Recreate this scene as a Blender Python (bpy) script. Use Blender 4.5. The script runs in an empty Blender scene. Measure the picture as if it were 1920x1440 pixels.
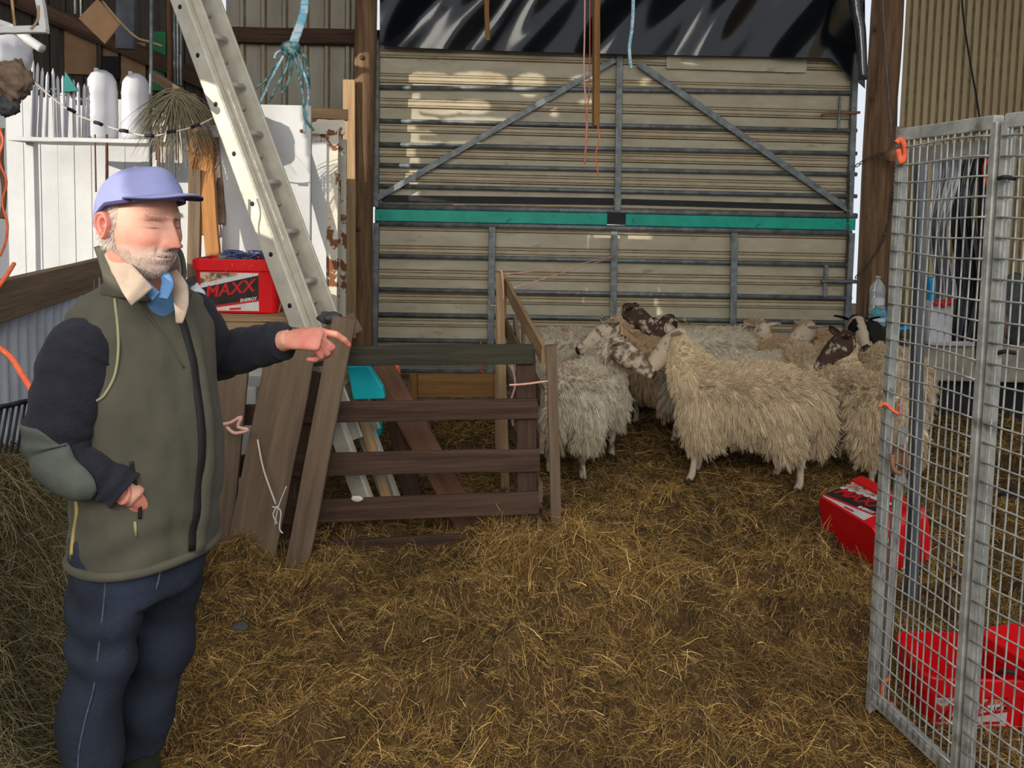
import bpy, bmesh, math, random
import numpy as np
from mathutils import Vector, Matrix, Euler
from mathutils.bvhtree import BVHTree
R = math.radians
SC = bpy.context.scene
COL = SC.collection
rng = np.random.default_rng(7)
random.seed(7)

# ------------------------------------------------------------------ camera
CAMZ = 1.64
CPY = 500.7
cam_d = bpy.data.cameras.new('camera'); cam = bpy.data.objects.new('camera', cam_d); COL.objects.link(cam)
cam_d.sensor_width = 36; cam_d.lens = 27.0
cam_d.shift_y = -(720 - CPY) / 1920
CM = Matrix.Translation((0, 0, CAMZ)) @ Matrix.Rotation(R(86), 4, 'X') @ Matrix.Rotation(R(1.2), 4, 'Z')
cam.matrix_world = CM
cam_d.clip_start = 0.05; cam_d.clip_end = 200
SC.camera = cam
# ------------------------------------------------------------------ light
SC.view_settings.view_transform = 'Standard'; SC.view_settings.look = 'None'
SC.view_settings.gamma = 1; SC.view_settings.use_curve_mapping = False
SC.view_settings.exposure = 0.10
wd = bpy.data.worlds.new('sky'); SC.world = wd; wd.use_nodes = True
bg = wd.node_tree.nodes['Background']; bg.inputs[0].default_value = (0.86, 0.92, 1.0, 1); bg.inputs[1].default_value = 0.85
SUN_D = Vector((0.75, 0.60, -0.25)).normalized()
sd = bpy.data.lights.new('sun', 'SUN'); sd.energy = 4.6; sd.angle = R(0.25); sd.color = (1.0, 0.93, 0.82)
so = bpy.data.objects.new('sun', sd); COL.objects.link(so); so.rotation_euler = SUN_D.to_track_quat('-Z', 'Y').to_euler(); so.location = (-8, -4, 6)
# daylight coming in through the big open front of the shed, behind and above the camera
ad = bpy.data.lights.new('doorway_daylight', 'AREA'); ad.shape = 'RECTANGLE'; ad.size = 4.5; ad.size_y = 2.2; ad.energy = 190; ad.color = (1.0, 0.93, 0.82)
ao = bpy.data.objects.new('doorway_daylight', ad); COL.objects.link(ao); ao.location = (-0.3, -2.2, 3.6)
ao.rotation_euler = (Vector((0.4, 3.8, 0.5)) - ao.location).to_track_quat('-Z', 'Y').to_euler()

# ------------------------------------------------------------------ helpers
def ray(px, py):
    return (CM.to_3x3() @ Vector(((px - 960) / 1440, -(py - CPY) / 1440, -1))).normalized()
def P(px, py, Y):
    d = ray(px, py); return Vector((0, 0, CAMZ)) + d * (Y / d.y)
def G(px, py, z=0.0):
    d = ray(px, py); return Vector((0, 0, CAMZ)) + d * ((z - CAMZ) / d.z)
def srgb(r, g, b):
    f = lambda c: ((c / 255) / 12.92 if c <= 10 else (((c / 255) + .055) / 1.055) ** 2.4)
    return (f(r), f(g), f(b))

def vnoise(x, y, z=0.0, seed=0):
    x = np.asarray(x, float); y = np.asarray(y, float); z = np.asarray(z, float) + np.zeros_like(x)
    xi = np.floor(x).astype(np.int64); yi = np.floor(y).astype(np.int64); zi = np.floor(z).astype(np.int64)
    xf = x - xi; yf = y - yi; zf = z - zi
    u = xf * xf * (3 - 2 * xf); v = yf * yf * (3 - 2 * yf); w = zf * zf * (3 - 2 * zf)
    def h(a, b, c):
        n = (a * 374761393 + b * 668265263 + c * 2147483647 + seed * 974711) & 0xffffffff
        n = ((n ^ (n >> 13)) * 1274126177) & 0xffffffff
        n = n ^ (n >> 16)
        return (n & 0xffff) / 32767.5 - 1
    def L(a, b, t): return a + (b - a) * t
    return L(L(L(h(xi, yi, zi), h(xi + 1, yi, zi), u), L(h(xi, yi + 1, zi), h(xi + 1, yi + 1, zi), u), v),
             L(L(h(xi, yi, zi + 1), h(xi + 1, yi, zi + 1), u), L(h(xi, yi + 1, zi + 1), h(xi + 1, yi + 1, zi + 1), u), v), w)
def fnoise(x, y, z=0.0, seed=0, o=3):
    s = 0; a = 1.0; f = 1.0; t = 0
    for k in range(o):
        s = s + a * vnoise(np.asarray(x) * f, np.asarray(y) * f, np.asarray(z) * f, seed + k * 17); t += a; a *= .5; f *= 2.03
    return s / t

def setp(o, label=None, cat=None, group=None, kind=None):
    if label: o['label'] = label
    if cat: o['category'] = cat
    if group: o['group'] = group
    if kind: o['kind'] = kind
    return o
def thing(name, loc, label, cat, group=None):
    o = bpy.data.objects.new(name, None); COL.objects.link(o); o.location = loc
    o.empty_display_size = .1
    return setp(o, label, cat, group)
def wloc(o):
    v = Vector(o.location)
    while o.parent: o = o.parent; v = v + o.location
    return v
def attach(o, parent):
    if parent is not None:
        w = wloc(parent); o.parent = parent; o.location = Vector(o.location) - w
    return o
def copy_tree(o, parent=None):
    c = o.copy(); COL.objects.link(c)
    if parent: c.parent = parent
    for ch in list(o.children): copy_tree(ch, c)
    return c

class MB:
    def __init__(s): s.v = []; s.f = []; s.m = []; s.n = 0
    def add(s, v, f, mi=0):
        v = np.asarray(v, float).reshape(-1, 3); s.v.append(v)
        s.f += [tuple(int(i) + s.n for i in q) for q in f]; s.m += [mi] * len(f); s.n += len(v); return s
    def box(s, c, size, rot=None, mi=0):
        c = np.array(c, float); h = np.array(size, float) / 2
        v = np.array([[x, y, z] for x in (-1, 1) for y in (-1, 1) for z in (-1, 1)], float) * h
        if rot is not None: v = v @ np.array(rot.to_3x3() if hasattr(rot, 'to_3x3') else rot).T
        return s.add(v + c, [(0, 1, 3, 2), (4, 6, 7, 5), (0, 4, 5, 1), (2, 3, 7, 6), (0, 2, 6, 4), (1, 5, 7, 3)], mi)
    def mesh(s, name='m'):
        me = bpy.data.meshes.new(name)
        v = np.concatenate(s.v) if s.v else np.zeros((0, 3))
        me.from_pydata(v.tolist(), [], s.f); 
        me.polygons.foreach_set('material_index', s.m)
        me.update(); return me
    def build(s, name, mats, parent=None, smooth=True, loc=None, bevel=0, origin=True):
        if not isinstance(mats, (list, tuple)): mats = [mats]
        V = np.concatenate(s.v)
        if loc is None:
            mn = V.min(0); mx = V.max(0); loc = ((mn[0] + mx[0]) / 2, (mn[1] + mx[1]) / 2, mn[2])
        s.v = [V - np.array(loc)]
        me = s.mesh(name)
        for m in mats: me.materials.append(m)
        if smooth: me.polygons.foreach_set('use_smooth', [True] * len(me.polygons))
        o = bpy.data.objects.new(name, me); COL.objects.link(o); o.location = loc
        if bevel:
            b = o.modifiers.new('b', 'BEVEL'); b.width = bevel; b.segments = 2; b.limit_method = 'ANGLE'; b.angle_limit = R(50)
            me.polygons.foreach_set('use_smooth', [False] * len(me.polygons))
        return attach(o, parent)

def loft(pts, rads, n=12, up=None, caps=True, closed=False):
    pts = [Vector(p) for p in pts]; N = len(pts)
    if not hasattr(rads, '__len__'): rads = [rads] * N
    V = []; prev = None
    for i, p in enumerate(pts):
        if closed: t = pts[(i + 1) % N] - pts[i - 1]
        else: t = pts[min(i + 1, N - 1)] - pts[max(i - 1, 0)]
        if t.length < 1e-9: t = Vector((0, 0, 1))
        t.normalize()
        if up is not None:
            s_ = t.cross(Vector(up))
            if s_.length < 1e-4: s_ = Vector((0, 1, 0))
            s_.normalize(); u = s_.cross(t)
        else:
            if prev is None:
                a = Vector((0, 0, 1)) if abs(t.z) < .9 else Vector((1, 0, 0))
                u = (a - t * a.dot(t)).normalized()
            else:
                u = prev - t * prev.dot(t); u.normalize()
            prev = u; s_ = t.cross(u)
        r = rads[i]; a, b = (r, r) if not hasattr(r, '__len__') else (r[0], r[1])
        for k in range(n):
            th = 2 * math.pi * k / n
            V.append(p + s_ * (a * math.cos(th)) + u * (b * math.sin(th)))
    F = []
    M = N if closed else N - 1
    for i in range(M):
        for k in range(n):
            a = i * n + k; b = i * n + (k + 1) % n; c = ((i + 1) % N) * n + (k + 1) % n; d = ((i + 1) % N) * n + k
            F.append((a, b, c, d))
    if caps and not closed:
        F.append(tuple(range(n))[::-1]); F.append(tuple((N - 1) * n + k for k in range(n)))
    return np.array([tuple(v) for v in V]), F
def smooth_path(pts, k=6):
    pts = [Vector(p) for p in pts]
    if len(pts) < 3: return pts
    out = []
    for i in range(len(pts) - 1):
        p0 = pts[max(i - 1, 0)]; p1 = pts[i]; p2 = pts[i + 1]; p3 = pts[min(i + 2, len(pts) - 1)]
        for j in range(k):
            t = j / k
            out.append(.5 * ((2 * p1) + (-p0 + p2) * t + (2 * p0 - 5 * p1 + 4 * p2 - p3) * t * t + (-p0 + 3 * p1 - 3 * p2 + p3) * t ** 3))
    out.append(pts[-1]); return out
def interp_r(rs, k=6):
    rs = np.array(rs, float); N = len(rs); x = np.linspace(0, N - 1, (N - 1) * k + 1)
    if rs.ndim == 1: return np.interp(x, range(N), rs).tolist()
    return np.stack([np.interp(x, range(N), rs[:, j]) for j in range(rs.shape[1])], 1).tolist()
def sloft(pts, rads, k=5, **kw):
    return loft(smooth_path(pts, k), interp_r(rads, k), **kw)

# ------------------------------------------------------------------ materials
def mat(name, col, col2=None, rough=.75, metal=0.0, scale=5.0, detail=5, thr=(.35, .65), bump=.15, bscale=40.0, stretch=(1, 1, 1), attr=None, spec=.4, rnd=0.0, trans=0, alpha=1, col3=None, thr3=(.6, .66), scale3=12.0, sheen=0, wave=None):
    m = bpy.data.materials.new(name); m.use_nodes = True; nt = m.node_tree; N = nt.nodes; L = nt.links
    b = N['Principled BSDF']
    b.inputs['Roughness'].default_value = rough; b.inputs['Metallic'].default_value = metal
    b.inputs['Specular IOR Level'].default_value = spec
    if trans: b.inputs['Transmission Weight'].default_value = trans; b.inputs['IOR'].default_value = 1.3
    if sheen: b.inputs['Sheen Weight'].default_value = sheen
    b.inputs['Alpha'].default_value = alpha
    tc = N.new('ShaderNodeTexCoord'); mp = N.new('ShaderNodeMapping'); L.new(tc.outputs['Object'], mp.inputs[0]); mp.inputs['Scale'].default_value = stretch
    if rnd:
        oi = N.new('ShaderNodeObjectInfo'); vm = N.new('ShaderNodeVectorMath'); vm.operation = 'MULTIPLY_ADD'
        L.new(oi.outputs['Random'], vm.inputs[0]); vm.inputs[1].default_value = (31, 17, 23); L.new(mp.outputs[0], vm.inputs[2]); vec = vm.outputs[0]
    else: vec = mp.outputs[0]
    def noise(sc, det=detail):
        n = N.new('ShaderNodeTexNoise'); n.inputs['Scale'].default_value = sc; n.inputs['Detail'].default_value = det; n.inputs['Roughness'].default_value = .6
        L.new(vec, n.inputs['Vector']); return n
    cur = None
    if attr:
        a = N.new('ShaderNodeAttribute'); a.attribute_name = attr; cur = a.outputs['Color']
    elif col2 is not None:
        n = noise(scale); mr = N.new('ShaderNodeMapRange'); mr.inputs[1].default_value = thr[0]; mr.inputs[2].default_value = thr[1]; L.new(n.outputs[0], mr.inputs[0])
        mx = N.new('ShaderNodeMix'); mx.data_type = 'RGBA'; L.new(mr.outputs[0], mx.inputs[0]); mx.inputs[6].default_value = (*col, 1); mx.inputs[7].default_value = (*col2, 1); cur = mx.outputs[2]
    if col3 is not None:
        n = noise(scale3, 6); mr = N.new('ShaderNodeMapRange'); mr.inputs[1].default_value = thr3[0]; mr.inputs[2].default_value = thr3[1]; L.new(n.outputs[0], mr.inputs[0])
        mx = N.new('ShaderNodeMix'); mx.data_type = 'RGBA'; L.new(mr.outputs[0], mx.inputs[0])
        if cur is not None: L.new(cur, mx.inputs[6])
        else: mx.inputs[6].default_value = (*col, 1)
        mx.inputs[7].default_value = (*col3, 1); cur = mx.outputs[2]
    if rnd and cur is not None:
        hs = N.new('ShaderNodeHueSaturation'); mr = N.new('ShaderNodeMapRange'); L.new(oi.outputs['Random'], mr.inputs[0]); mr.inputs[3].default_value = 1 - rnd; mr.inputs[4].default_value = 1 + rnd
        L.new(mr.outputs[0], hs.inputs['Value']); L.new(cur, hs.inputs['Color']); cur = hs.outputs[0]
    if cur is not None: L.new(cur, b.inputs['Base Color'])
    else: b.inputs['Base Color'].default_value = (*col, 1)
    if bump:
        n = noise(bscale, 4); bp = N.new('ShaderNodeBump'); bp.inputs['Strength'].default_value = bump; bp.inputs['Distance'].default_value = .01
        src = n.outputs[0]
        if wave:
            w = N.new('ShaderNodeTexWave'); w.inputs['Scale'].default_value = wave[0]; w.bands_direction = wave[1]; L.new(mp.outputs[0], w.inputs[0]); w.inputs['Distortion'].default_value = wave[2]
            ad_ = N.new('ShaderNodeMath'); ad_.operation = 'ADD'; L.new(w.outputs['Fac'], ad_.inputs[0]); L.new(src, ad_.inputs[1]); src = ad_.outputs[0]
        L.new(src, bp.inputs['Height']); L.new(bp.outputs[0], b.inputs['Normal'])
    return m

def wood(name, c1, c2, rnd=.12, c3=None, **k):
    return mat(name, c1, c2, rough=.85, scale=3, thr=(.3, .7), stretch=(.6, 9, 9), bump=.5, bscale=6, rnd=rnd, col3=c3, spec=.2, **k)
M = {}
M['wood_dark'] = wood('dark_stained_wood', srgb(62, 46, 38), srgb(96, 74, 60))
M['wood_green'] = wood('mossy_wood', srgb(52, 54, 44), srgb(78, 74, 60))
M['wood_grey'] = wood('weathered_wood', srgb(98, 82, 66), srgb(128, 108, 88))
M['wood_pale'] = wood('pale_wood', srgb(150, 120, 88), srgb(188, 158, 120))
M['wood_red'] = wood('reddish_wood', srgb(98, 68, 52), srgb(124, 90, 70))
M['wood_orange'] = wood('orange_wood', srgb(146, 98, 56), srgb(172, 124, 78))
M['wood_sill'] = wood('sill_wood', srgb(118, 84, 48), srgb(146, 108, 66))
M['post'] = mat('post_wood', srgb(96, 74, 54), srgb(136, 108, 82), rough=.85, scale=4, stretch=(6, 6, .5), bump=.6, bscale=5, col3=srgb(58, 42, 32), thr3=(.62, .7), scale3=3, spec=.15)
M['galv'] = mat('galvanised_steel', srgb(98, 104, 106), srgb(136, 142, 142), rough=.55, metal=.35, scale=14, bump=.08, bscale=60)
M['galv_light'] = mat('bright_galvanised_steel', srgb(140, 142, 138), srgb(182, 182, 174), rough=.5, metal=.15, scale=18, bump=.1, bscale=60, col3=srgb(120, 118, 108), thr3=(.6, .7))
M['alu'] = mat('aluminium', srgb(184, 178, 160), srgb(206, 200, 184), rough=.5, metal=.08, scale=8, bump=.03)
M['cream_sheet'] = mat('cream_sheet_metal', srgb(170, 160, 136), srgb(190, 181, 158), rough=.55, scale=3, stretch=(1, 1, 3), bump=.03, col3=srgb(128, 112, 84), thr3=(.60, .80), scale3=5, spec=.3)
M['groove'] = mat('rib_shade', srgb(122, 104, 74), srgb(150, 132, 98), rough=.9, scale=9, bump=.1)  # darker tone paints shade onto the rib sides and grooves
M['beige_sheet'] = mat('beige_wall_sheet', srgb(176, 160, 126), srgb(192, 176, 142), rough=.7, scale=2, stretch=(1, 1, .5), bump=.03, col3=srgb(140, 124, 92), thr3=(.62, .8), scale3=6)
M['grey_sheet'] = mat('grey_wall_sheet', srgb(150, 144, 130), srgb(178, 172, 156), rough=.7, scale=3, stretch=(1, 1, .4), bump=.03)
M['blue_sheet'] = mat('bluish_wall_sheet', srgb(150, 158, 170), srgb(180, 186, 196), rough=.6, scale=3, bump=.03)
M['teal'] = mat('teal_paint', srgb(0, 150, 128), srgb(10, 172, 146), rough=.5, scale=6, bump=.05, col3=srgb(8, 96, 84), thr3=(.62, .72), scale3=10)
M['teal_plastic'] = mat('turquoise_plastic', srgb(10, 178, 190), srgb(30, 196, 204), rough=.45, scale=6, bump=.02)
M['black'] = mat('black_rubber', srgb(26, 26, 30), srgb(40, 40, 44), rough=.7, bump=.1)
M['dark'] = mat('dark_boards', srgb(62, 58, 54), srgb(84, 76, 68), rough=.9, scale=3, stretch=(8, 8, .6), bump=.3)
M['darkblue'] = mat('dark_grey_metal', srgb(70, 74, 80), srgb(96, 100, 106), rough=.7, scale=4, bump=.1)
M['polythene'] = mat('black_polythene', srgb(14, 18, 22), rough=.14, bump=.06, bscale=5, spec=.55)
M['white_paint'] = mat('whitewashed_boards', srgb(204, 204, 202), srgb(214, 214, 214), rough=.8, scale=4, bump=.2, bscale=20)
M['white_metal'] = mat('white_enamel', srgb(192, 192, 190), srgb(204, 204, 204), rough=.5, scale=4, bump=.03, col3=srgb(150, 80, 40), thr3=(.72, .76), scale3=7)
M['peel'] = mat('peeling_white_paint', srgb(212, 204, 186), srgb(226, 218, 202), rough=.8, scale=9, bump=.3, bscale=14, col3=srgb(132, 84, 50), thr3=(.55, .58), scale3=9, stretch=(1, 1, .5))
M['concrete'] = mat('concrete', srgb(134, 126, 112), srgb(168, 160, 144), rough=.95, scale=7, bump=.5, bscale=30, col3=srgb(90, 82, 68), thr3=(.6, .75), scale3=4)
M['red_plastic'] = mat('red_plastic', srgb(214, 14, 22), srgb(226, 24, 30), rough=.38, scale=4, bump=.02, col3=srgb(150, 30, 26), thr3=(.66, .78), scale3=9)
M['label_white'] = mat('label_white', srgb(220, 216, 212), srgb(206, 200, 196), rough=.5, scale=20, bump=0)
M['label_black'] = mat('label_black', srgb(34, 30, 32), srgb(58, 44, 44), rough=.5, scale=20, bump=0)
M['label_red'] = mat('label_red', srgb(200, 34, 34), rough=.5, bump=0)
M['label_photo'] = mat('label_picture', srgb(196, 180, 164), srgb(110, 84, 60), rough=.5, scale=22, thr=(.45, .55), bump=0, col3=srgb(214, 110, 40), thr3=(.58, .6), scale3=18)
M['print_white'] = mat('print_white', srgb(230, 226, 222), rough=.6, bump=0)
M['twine_orange'] = mat('orange_twine', srgb(240, 122, 80), srgb(222, 96, 60), rough=.8, scale=60, bump=.3, bscale=200)
M['twine_pink'] = mat('pink_twine', srgb(226, 170, 150), srgb(240, 190, 170), rough=.8, scale=60, bump=.3, bscale=200)
M['twine_white'] = mat('white_string', srgb(206, 198, 184), srgb(226, 220, 208), rough=.8, scale=60, bump=.3, bscale=200)
M['rope_blue'] = mat('pale_blue_rope', srgb(120, 190, 214), srgb(214, 230, 236), rough=.8, scale=50, thr=(.45, .55), bump=.3, bscale=120)
M['rope_teal'] = mat('green_teal_rope', srgb(54, 112, 110), srgb(148, 176, 176), rough=.8, scale=30, thr=(.42, .58), bump=.3, bscale=120)
M['hose'] = mat('blue_hose', srgb(20, 140, 200), srgb(34, 156, 214), rough=.4, bump=0)
M['net_blue'] = mat('blue_net_cord', srgb(70, 84, 130), srgb(100, 112, 160), rough=.7, bump=0)
M['rust'] = mat('rusty_iron', srgb(120, 84, 62), srgb(160, 116, 88), rough=.85, scale=20, bump=.4)
M['chain'] = mat('old_chain', srgb(64, 58, 54), srgb(96, 86, 78), rough=.7, metal=.4, scale=30, bump=.3)
M['clear'] = mat('clear_plastic', (.85, .93, .95), rough=.12, trans=.75, bump=.1, bscale=9)
M['bluewater'] = mat('blue_bottle_plastic', (.22, .62, .72), rough=.15, trans=.6, bump=.1, bscale=9)
M['film'] = mat('grey_plastic_film', srgb(120, 122, 128), srgb(170, 172, 178), rough=.22, scale=5, bump=.5, bscale=7, spec=.8)
M['film_dark'] = mat('black_plastic_film', srgb(38, 40, 46), srgb(70, 72, 80), rough=.2, scale=5, bump=.5, bscale=7, spec=.8)
M['white_plastic'] = mat('white_plastic', srgb(196, 196, 202), srgb(208, 208, 214), rough=.45, bump=.05, bscale=12)
M['card'] = mat('brown_card', srgb(150, 116, 84), srgb(166, 132, 98), rough=.9, bump=.1)
M['sack'] = mat('dull_sack', srgb(100, 102, 84), srgb(144, 144, 122), rough=.85, scale=8, bump=.4)
M['sack_dark'] = mat('dark_sack', srgb(56, 60, 60), srgb(88, 92, 90), rough=.8, scale=8, bump=.4)
M['sack_brown'] = mat('brown_sack', srgb(96, 76, 60), srgb(150, 130, 110), rough=.85, scale=10, bump=.5)
M['green'] = mat('green_plastic', srgb(40, 110, 70), srgb(60, 130, 90), rough=.6)
M['teal_cloth'] = mat('teal_cloth', srgb(40, 120, 116), srgb(60, 140, 134), rough=.8)
M['brush'] = mat('brush_bristle', srgb(150, 140, 112), srgb(176, 166, 138), rough=.9)
M['strand'] = mat('straw', (1, 1, 1), attr='Col', rough=.8, bump=0, spec=.25)
M['wool'] = mat('wool', (1, 1, 1), attr='Col', rough=.9, bump=0, spec=.15, sheen=.3)
M['hide'] = mat('sheep_hide', (1, 1, 1), attr='Col', rough=.8, bump=.15, bscale=120, spec=.25)
M['skin'] = mat('skin', (1, 1, 1), attr='Col', rough=.5, bump=.12, bscale=150, spec=.4)
M['skin'].node_tree.nodes['Principled BSDF'].inputs['Subsurface Weight'].default_value = .12
M['skin'].node_tree.nodes['Principled BSDF'].inputs['Subsurface Scale'].default_value = .01
M['skin'].node_tree.nodes['Principled BSDF'].inputs['Subsurface Radius'].default_value = (1, .35, .2)
M['eye'] = mat('dark_eye', srgb(22, 16, 14), rough=.12, bump=0, spec=.8)
M['hoof'] = mat('hoof', srgb(48, 42, 38), rough=.7)
M['ground'] = mat('trodden_bedding', srgb(48, 33, 17), srgb(84, 62, 34), rough=.95, scale=9, bump=1.0, bscale=55, col3=srgb(104, 80, 44), thr3=(.5, .7), scale3=30)
M['vest'] = mat('olive_vest_cloth', srgb(74, 72, 60), srgb(86, 83, 70), rough=.9, scale=5, bump=.12, bscale=160, sheen=.06)
M['vest_trim'] = mat('olive_piping', srgb(150, 146, 112), rough=.8, bump=0)
M['yellow_trim'] = mat('yellow_piping', srgb(168, 148, 88), rough=.8, bump=0)
M['fleece_lining'] = mat('beige_fleece', srgb(160, 140, 122), srgb(178, 158, 140), rough=.95, scale=20, bump=.4, bscale=90, sheen=.4)
M['knit'] = mat('navy_knit', srgb(24, 24, 34), srgb(34, 34, 46), rough=.95, scale=20, bump=.5, bscale=120, sheen=.05)
M['patch'] = mat('grey_elbow_patch', srgb(74, 79, 72), srgb(90, 96, 88), rough=.85, scale=8, bump=.2, bscale=60)
M['shirt'] = mat('blue_shirt', srgb(80, 122, 166), srgb(96, 138, 182), rough=.85, bump=.1)
M['jean'] = mat('dark_jeans', srgb(27, 32, 42), srgb(38, 46, 62), rough=.9, scale=6, bump=.3, bscale=120, col3=srgb(52, 62, 84), thr3=(.56, .8), scale3=5)
M['stitch'] = mat('pale_seam', srgb(92, 100, 116), srgb(60, 70, 92), rough=.9, scale=40, bump=0)
M['zip'] = mat('dark_zip', srgb(24, 24, 24), rough=.6, bump=0)
M['cap'] = mat('blue_cap_cloth', srgb(130, 134, 178), srgb(146, 150, 192), rough=.85, bump=.1, bscale=120)
M['cap_dark'] = mat('navy_cap_cloth', srgb(52, 46, 84), srgb(66, 60, 100), rough=.85, bump=.1)
M['boot'] = mat('green_rubber_boot', srgb(40, 48, 38), srgb(52, 60, 48), rough=.4)
M['yellow'] = mat('yellow_plastic', srgb(226, 196, 40), rough=.5, bump=0)
M['foam'] = mat('yellowish_foam', srgb(188, 164, 104), srgb(210, 186, 124), rough=.9)
M['raddle'] = mat('red_marker', srgb(214, 92, 92), rough=.9, bump=0)

# ------------------------------------------------------------------ builders
def board(name, p0, p1, w, t, face, m, parent=None, label=None, cat=None, group=None, seg=7, rough=.0025, kind=None, taper=0):
    p0 = Vector(p0); p1 = Vector(p1); x = (p1 - p0); Lh = x.length; x.normalize()
    f = Vector(face); z = (f - x * f.dot(x)).normalized(); y = z.cross(x)
    V = []; F = []
    hw = w / 2; ht = t / 2; c = min(.003, t * .2)
    prof = [(-hw, -ht + c), (-hw + c, -ht), (hw - c, -ht), (hw, -ht + c), (hw, ht - c), (hw - c, ht), (-hw + c, ht), (-hw, ht - c)]
    for i in range(seg + 1):
        xx = -Lh / 2 + Lh * i / seg
        dy = random.uniform(-1, 1) * rough; dz = random.uniform(-1, 1) * rough * .6
        k = 1 - taper * i / seg
        for (a, b) in prof:
            V.append((xx + (random.uniform(-1, 1) * rough if i in (0, seg) else 0), a * k + dy, b + dz))
    for i in range(seg):
        for k in range(8):
            F.append((i * 8 + k, (i + 1) * 8 + k, (i + 1) * 8 + (k + 1) % 8, i * 8 + (k + 1) % 8))
    F.append(tuple(range(8))); F.append(tuple(seg * 8 + k for k in range(8))[::-1])
    me = bpy.data.meshes.new(name); me.from_pydata(V, [], F); me.materials.append(m); me.update()
    o = bpy.data.objects.new(name, me); COL.objects.link(o)
    o.matrix_world = Matrix((x.to_4d(), y.to_4d(), z.to_4d(), (0, 0, 0, 1))).transposed()
    for k in range(3): pass
    mw = Matrix.Identity(4)
    for r_ in range(3): mw[r_][0] = x[r_]; mw[r_][1] = y[r_]; mw[r_][2] = z[r_]; mw[r_][3] = ((p0 + p1) / 2)[r_]
    loc, rot, _ = mw.decompose(); o.location = loc; o.rotation_mode = 'QUATERNION'; o.rotation_quaternion = rot; o.scale = (1, 1, 1)
    attach(o, parent); setp(o, label, cat, group, kind); return o
def cord(name, pts, r, m, parent=None, label=None, cat=None, group=None, k=6, n=6, kind=None):
    v, f = loft(smooth_path(pts, k), r, n=n)
    o = MB().add(v, f).build(name, m, parent); return setp(o, label, cat, group, kind)
def strands(name, roots, dirs, lens, wid, cols, nseg=3, droop=.3, curl=.3, sides=2, parent=None, m=None, tips=None, loc=(0, 0, 0), wob=0.0):
    """one mesh of many fine tapering strands"""
    n = len(roots); roots = np.asarray(roots) - np.array(loc)
    t = np.linspace(0, 1, nseg + 1)
    d = dirs / np.linalg.norm(dirs, axis=1, keepdims=True)
    rv = rng.normal(size=(n, 3)); sd_ = np.cross(d, rv); sd_ /= np.linalg.norm(sd_, axis=1, keepdims=True) + 1e-9
    bn = np.cross(d, sd_)
    cv = rng.normal(size=(n, 1)) * curl
    C = []
    for i, tt in enumerate(t):
        p = roots + d * (lens[:, None] * tt) + sd_ * (cv * lens[:, None] * tt * tt)
        p[:, 2] -= droop * lens * tt * tt
        if wob: p += bn * (np.sin(tt * 9 + cv * 40) * wob * lens[:, None] * tt)
        if tips is not None:
            w_ = tips[1] * tt ** 1.2; p = p * (1 - w_) + (tips[0] - np.array(loc)) * w_
        C.append(p)
    W = wid[:, None] / 2
    ring = []
    for i, tt in enumerate(t):
        wk = W * (1 - .75 * tt ** 2) if sides > 2 else W * (1 - .6 * tt)
        if sides == 2: ring.append(np.stack([C[i] - bn * wk, C[i] + bn * wk], 1))
        else: ring.append(np.stack([C[i] + (bn * math.cos(a) + sd_ * math.sin(a)) * wk for a in (0, 2.09, 4.19)], 1))
    A = np.stack(ring, 1)  # n, nseg+1, s, 3
    s = A.shape[2]; V = A.reshape(-1, 3)
    base = (np.arange(n) * (nseg + 1) * s)[:, None]
    q = []
    for i in range(nseg):
        for k in range(1 if s == 2 else s):
            k2 = (k + 1) % s
            q.append([i * s + k, i * s + k2, (i + 1) * s + k2, (i + 1) * s + k])
    q = np.array(q); Fq = (base[:, :, None] + q[None]).reshape(-1, 4)
    me = bpy.data.meshes.new(name)
    me.vertices.add(len(V)); me.vertices.foreach_set('co', V.astype(np.float32).ravel())
    me.loops.add(Fq.size); me.loops.foreach_set('vertex_index', Fq.astype(np.int32).ravel())
    me.polygons.add(len(Fq)); me.polygons.foreach_set('loop_start', np.arange(0, Fq.size, 4, dtype=np.int32)); 
    me.polygons.foreach_set('use_smooth', np.ones(len(Fq), dtype=bool))
    me.update(calc_edges=True)
    at = me.color_attributes.new('Col', 'FLOAT_COLOR', 'POINT')
    cc = np.ones((n, (nseg + 1) * s, 4), np.float32); cc[:, :, :3] = cols[:, None, :]
    at.data.foreach_set('color', cc.ravel())
    me.materials.append(m or M['strand'])
    o = bpy.data.objects.new(name, me); COL.objects.link(o); o.location = loc
    return attach(o, parent)
def sample_mesh(me, n, mask=None):
    me.calc_loop_triangles(); T = np.zeros(len(me.loop_triangles) * 3, np.int32); me.loop_triangles.foreach_get('vertices', T); T = T.reshape(-1, 3)
    V = np.zeros(len(me.vertices) * 3); me.vertices.foreach_get('co', V); V = V.reshape(-1, 3)
    A = V[T[:, 0]]; B = V[T[:, 1]]; C = V[T[:, 2]]; Nn = np.cross(B - A, C - A); ar = np.linalg.norm(Nn, axis=1); Nn /= ar[:, None] + 1e-12
    if mask is not None: ar = ar * mask((A + B + C) / 3, Nn)
    idx = rng.choice(len(T), n, p=ar / ar.sum()); u = rng.random((n, 1)); v = rng.random((n, 1)); f = u + v > 1; u = np.where(f, 1 - u, u); v = np.where(f, 1 - v, v)
    return A[idx] + (B - A)[idx] * u + (C - A)[idx] * v, Nn[idx]
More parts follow.
